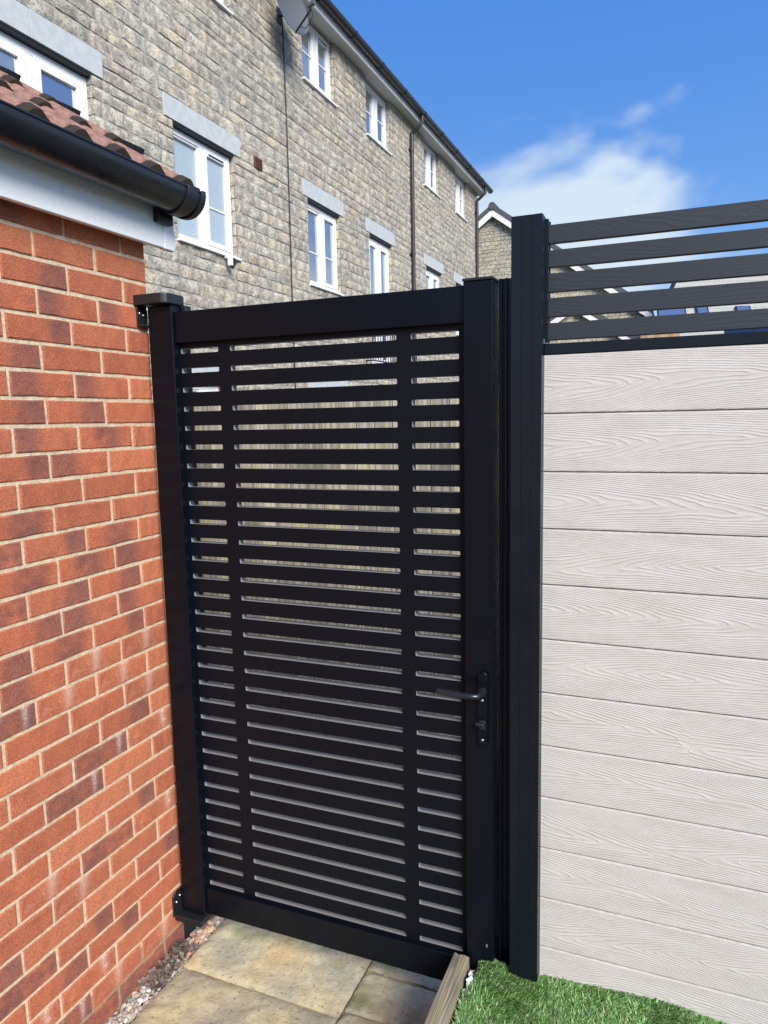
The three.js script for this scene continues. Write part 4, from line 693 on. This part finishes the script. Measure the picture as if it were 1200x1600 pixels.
{
  const h = thing('gabled_stone_house', 'distant stone house gable with white bargeboards behind the fence post', 'house');
  const z = -24, xA = -4.77, yA = 9.2, sl = 0.735;
  part('wall', gableWall(-9.8, 0.22, -0.3, yA - 0.1 - 4.99 * sl, xA, yA - 0.12, z - 0.25), M.stoneMortar, h);
  const sw = part('stonework', gableStones(-9.8, 0.22, 2.2, yA - 0.1 - 4.99 * sl, xA, yA - 0.12, z - 0.25 + 0.03, 81), M.stoneMass, h); sw.userData.kind = 'stuff';
  part('side_wall', box(-0.1, 0.2, -0.3, yA - 0.2 - 4.99 * sl, z - 8, z - 0.56), M.stoneMortar, h);
  bargeAndRoof(h, xA, yA, 5.35, sl, z, 8);
  part('downpipe', rod([0.28, 0, z - 0.2], [0.28, 5.3, z - 0.2], 0.045, 10), M.pipe, h);
  const pz = -22, pa = 5.46, px = -1.66, p = group('porch', h);
  part('porch_wall', gableWall(px - 1.9, px + 1.75, -0.3, pa - 1.75 * 0.66 - 0.1, px, pa - 0.12, pz - 0.2), M.stoneMortar, p);
  const ps = part('stonework', gableStones(px - 1.9, px + 1.75, 2.2, pa - 1.75 * 0.66 - 0.1, px, pa - 0.12, pz - 0.17, 55), M.stoneMass, p); ps.userData.kind = 'stuff';
  bargeAndRoof(p, px, pa, 2.15, 0.66, pz, 2.2, 0.17);
}
{
  const h = thing('pale_roofed_house', 'distant house with pale tiled roof, skylights and solar panels behind slats', 'house');
  const A = new THREE.Vector3(0.64, 3.72, -20), Bv = new THREE.Vector3(1.30, 6.12, -24), C = new THREE.Vector3(12, 5.6, -25.2), Dv = new THREE.Vector3(12, 3.3, -21.2);
  const U = Dv.clone().sub(A).normalize(), Vv = Bv.clone().sub(A); Vv.addScaledVector(U, -Vv.dot(U)); const vl = Vv.length(); Vv.normalize(); const N = U.clone().cross(Vv).normalize();
  const at = (u, v, o = 0) => A.clone().addScaledVector(U, u).addScaledVector(Vv, v).addScaledVector(N, o);
  const slab = (u0, u1, v0, v1, o0, o1, sk = 0) => { const g = new THREE.BoxGeometry(1, 1, 1), p = g.attributes.position; for (let i = 0; i < p.count; i++) { const v = p.getY(i) > 0 ? v1 : v0, P = at((p.getX(i) > 0 ? u1 : u0) + sk * v, v, p.getZ(i) > 0 ? o1 : o0); p.setXYZ(i, P.x, P.y, P.z); } g.computeVertexNormals(); return uvMetres(g); };
  const sk = Bv.clone().sub(A).dot(U) / vl;
  const roof = part('roof', slab(0, 11, 0, vl, -0.2, 0, sk), M.roofPale, h);
  for (let k = 0; k < 14; k++) part('tile_course', slab(0.02, 11, k * vl / 14 + 0.005, (k + 1) * vl / 14 - 0.01, 0.001, 0.03, sk), M.roofPale, roof);
  part('verge_strip', slab(-0.10, 0.03, 0, vl, -0.22, 0.06, sk), M.dark, roof);
  part('ridge_tiles', rod(at(sk * vl, vl, 0).toArray(), at(11, vl, 0).toArray(), 0.1, 10), M.roofPale, roof);
  for (const [u0, u1, v0, v1] of [[0.30, 1.10, 1.3, 2.4], [1.38, 1.72, 1.7, 2.4], [2.45, 2.85, 1.7, 2.3]]) { const f = part('skylight', slab(u0, u1, v0, v1, 0.031, 0.09), M.dark, roof); part('pane', slab(u0 + 0.04, u1 - 0.04, v0 + 0.04, v1 - 0.04, 0.0905, 0.1), M.glass, f); }
  for (let k = 0; k < 5; k++) part('solar_panel', slab(2.05 + k * 0.72, 2.74 + k * 0.72, -0.1, 1.0, 0.04, 0.08), M.solar, roof);
  part('wall', box(1.0, 11.5, -0.3, 3.45, -27, -21.6), M.stoneMortar, h);
  const f = thing('brown_fence', 'far brown closeboard fence glimpsed through the lowest slat gap', 'fence'), bm = [std({ color: lin(0.34, 0.22, 0.12), roughness: 0.9 }), std({ color: lin(0.42, 0.29, 0.17), roughness: 0.9 })];
  const bg = box(-0.06, 0.06, 0, 2.0, -0.01, 0.01); for (let k = 0; k < 6; k++) part('board', bg, bm[k % 2], f, [0.83 + k * 0.125, 1.47, -14 + (k % 2) * 0.008]);
  part('rail', box(0.77, 1.52, 2.3, 2.4, -14.06, -14.012), bm[0], f); part('base', box(0.77, 1.52, -0.2, 1.5, -14.05, -13.97), bm[0], f);
}
// bare tree beyond
{
  const t = thing('bare_tree', 'bare leafless tree beyond the pale roof', 'tree'), r = rngOf(515), tr = [], tw = [];
  const grow = (p, d, len, rad, lv) => {
    const e = p.clone().addScaledVector(d, len); const g = new THREE.CylinderGeometry(rad * 0.68, rad, len, lv > 3 ? 4 : 7, 1, true); g.applyQuaternion(new THREE.Quaternion().setFromUnitVectors(new THREE.Vector3(0, 1, 0), d)); g.translate((p.x + e.x) / 2, (p.y + e.y) / 2, (p.z + e.z) / 2); (lv < 2 ? tr : tw).push(g);
    if (lv >= 6) return; const n = lv < 2 ? 4 : 3;
    for (let i = 0; i < n; i++) { const nd = d.clone().add(new THREE.Vector3((r() - 0.5) * 1.5, (r() - 0.25) * 0.8, (r() - 0.5) * 1.5)).normalize(); grow(p.clone().lerp(e, 0.55 + 0.45 * r()), nd, len * (0.62 + 0.2 * r()), rad * 0.6, lv + 1); }
  };
  grow(new THREE.Vector3(4.6, -0.1, -30), new THREE.Vector3(0.02, 1, 0).normalize(), 2.6, 0.17, 0);
  part('trunk', merge(tr), M.bark, t); part('crown', merge(tw), M.bark, t);
}

scene.traverse((o) => { if (o.isMesh) { o.castShadow = true; o.receiveShadow = true; } });
renderer.render(scene, camera);
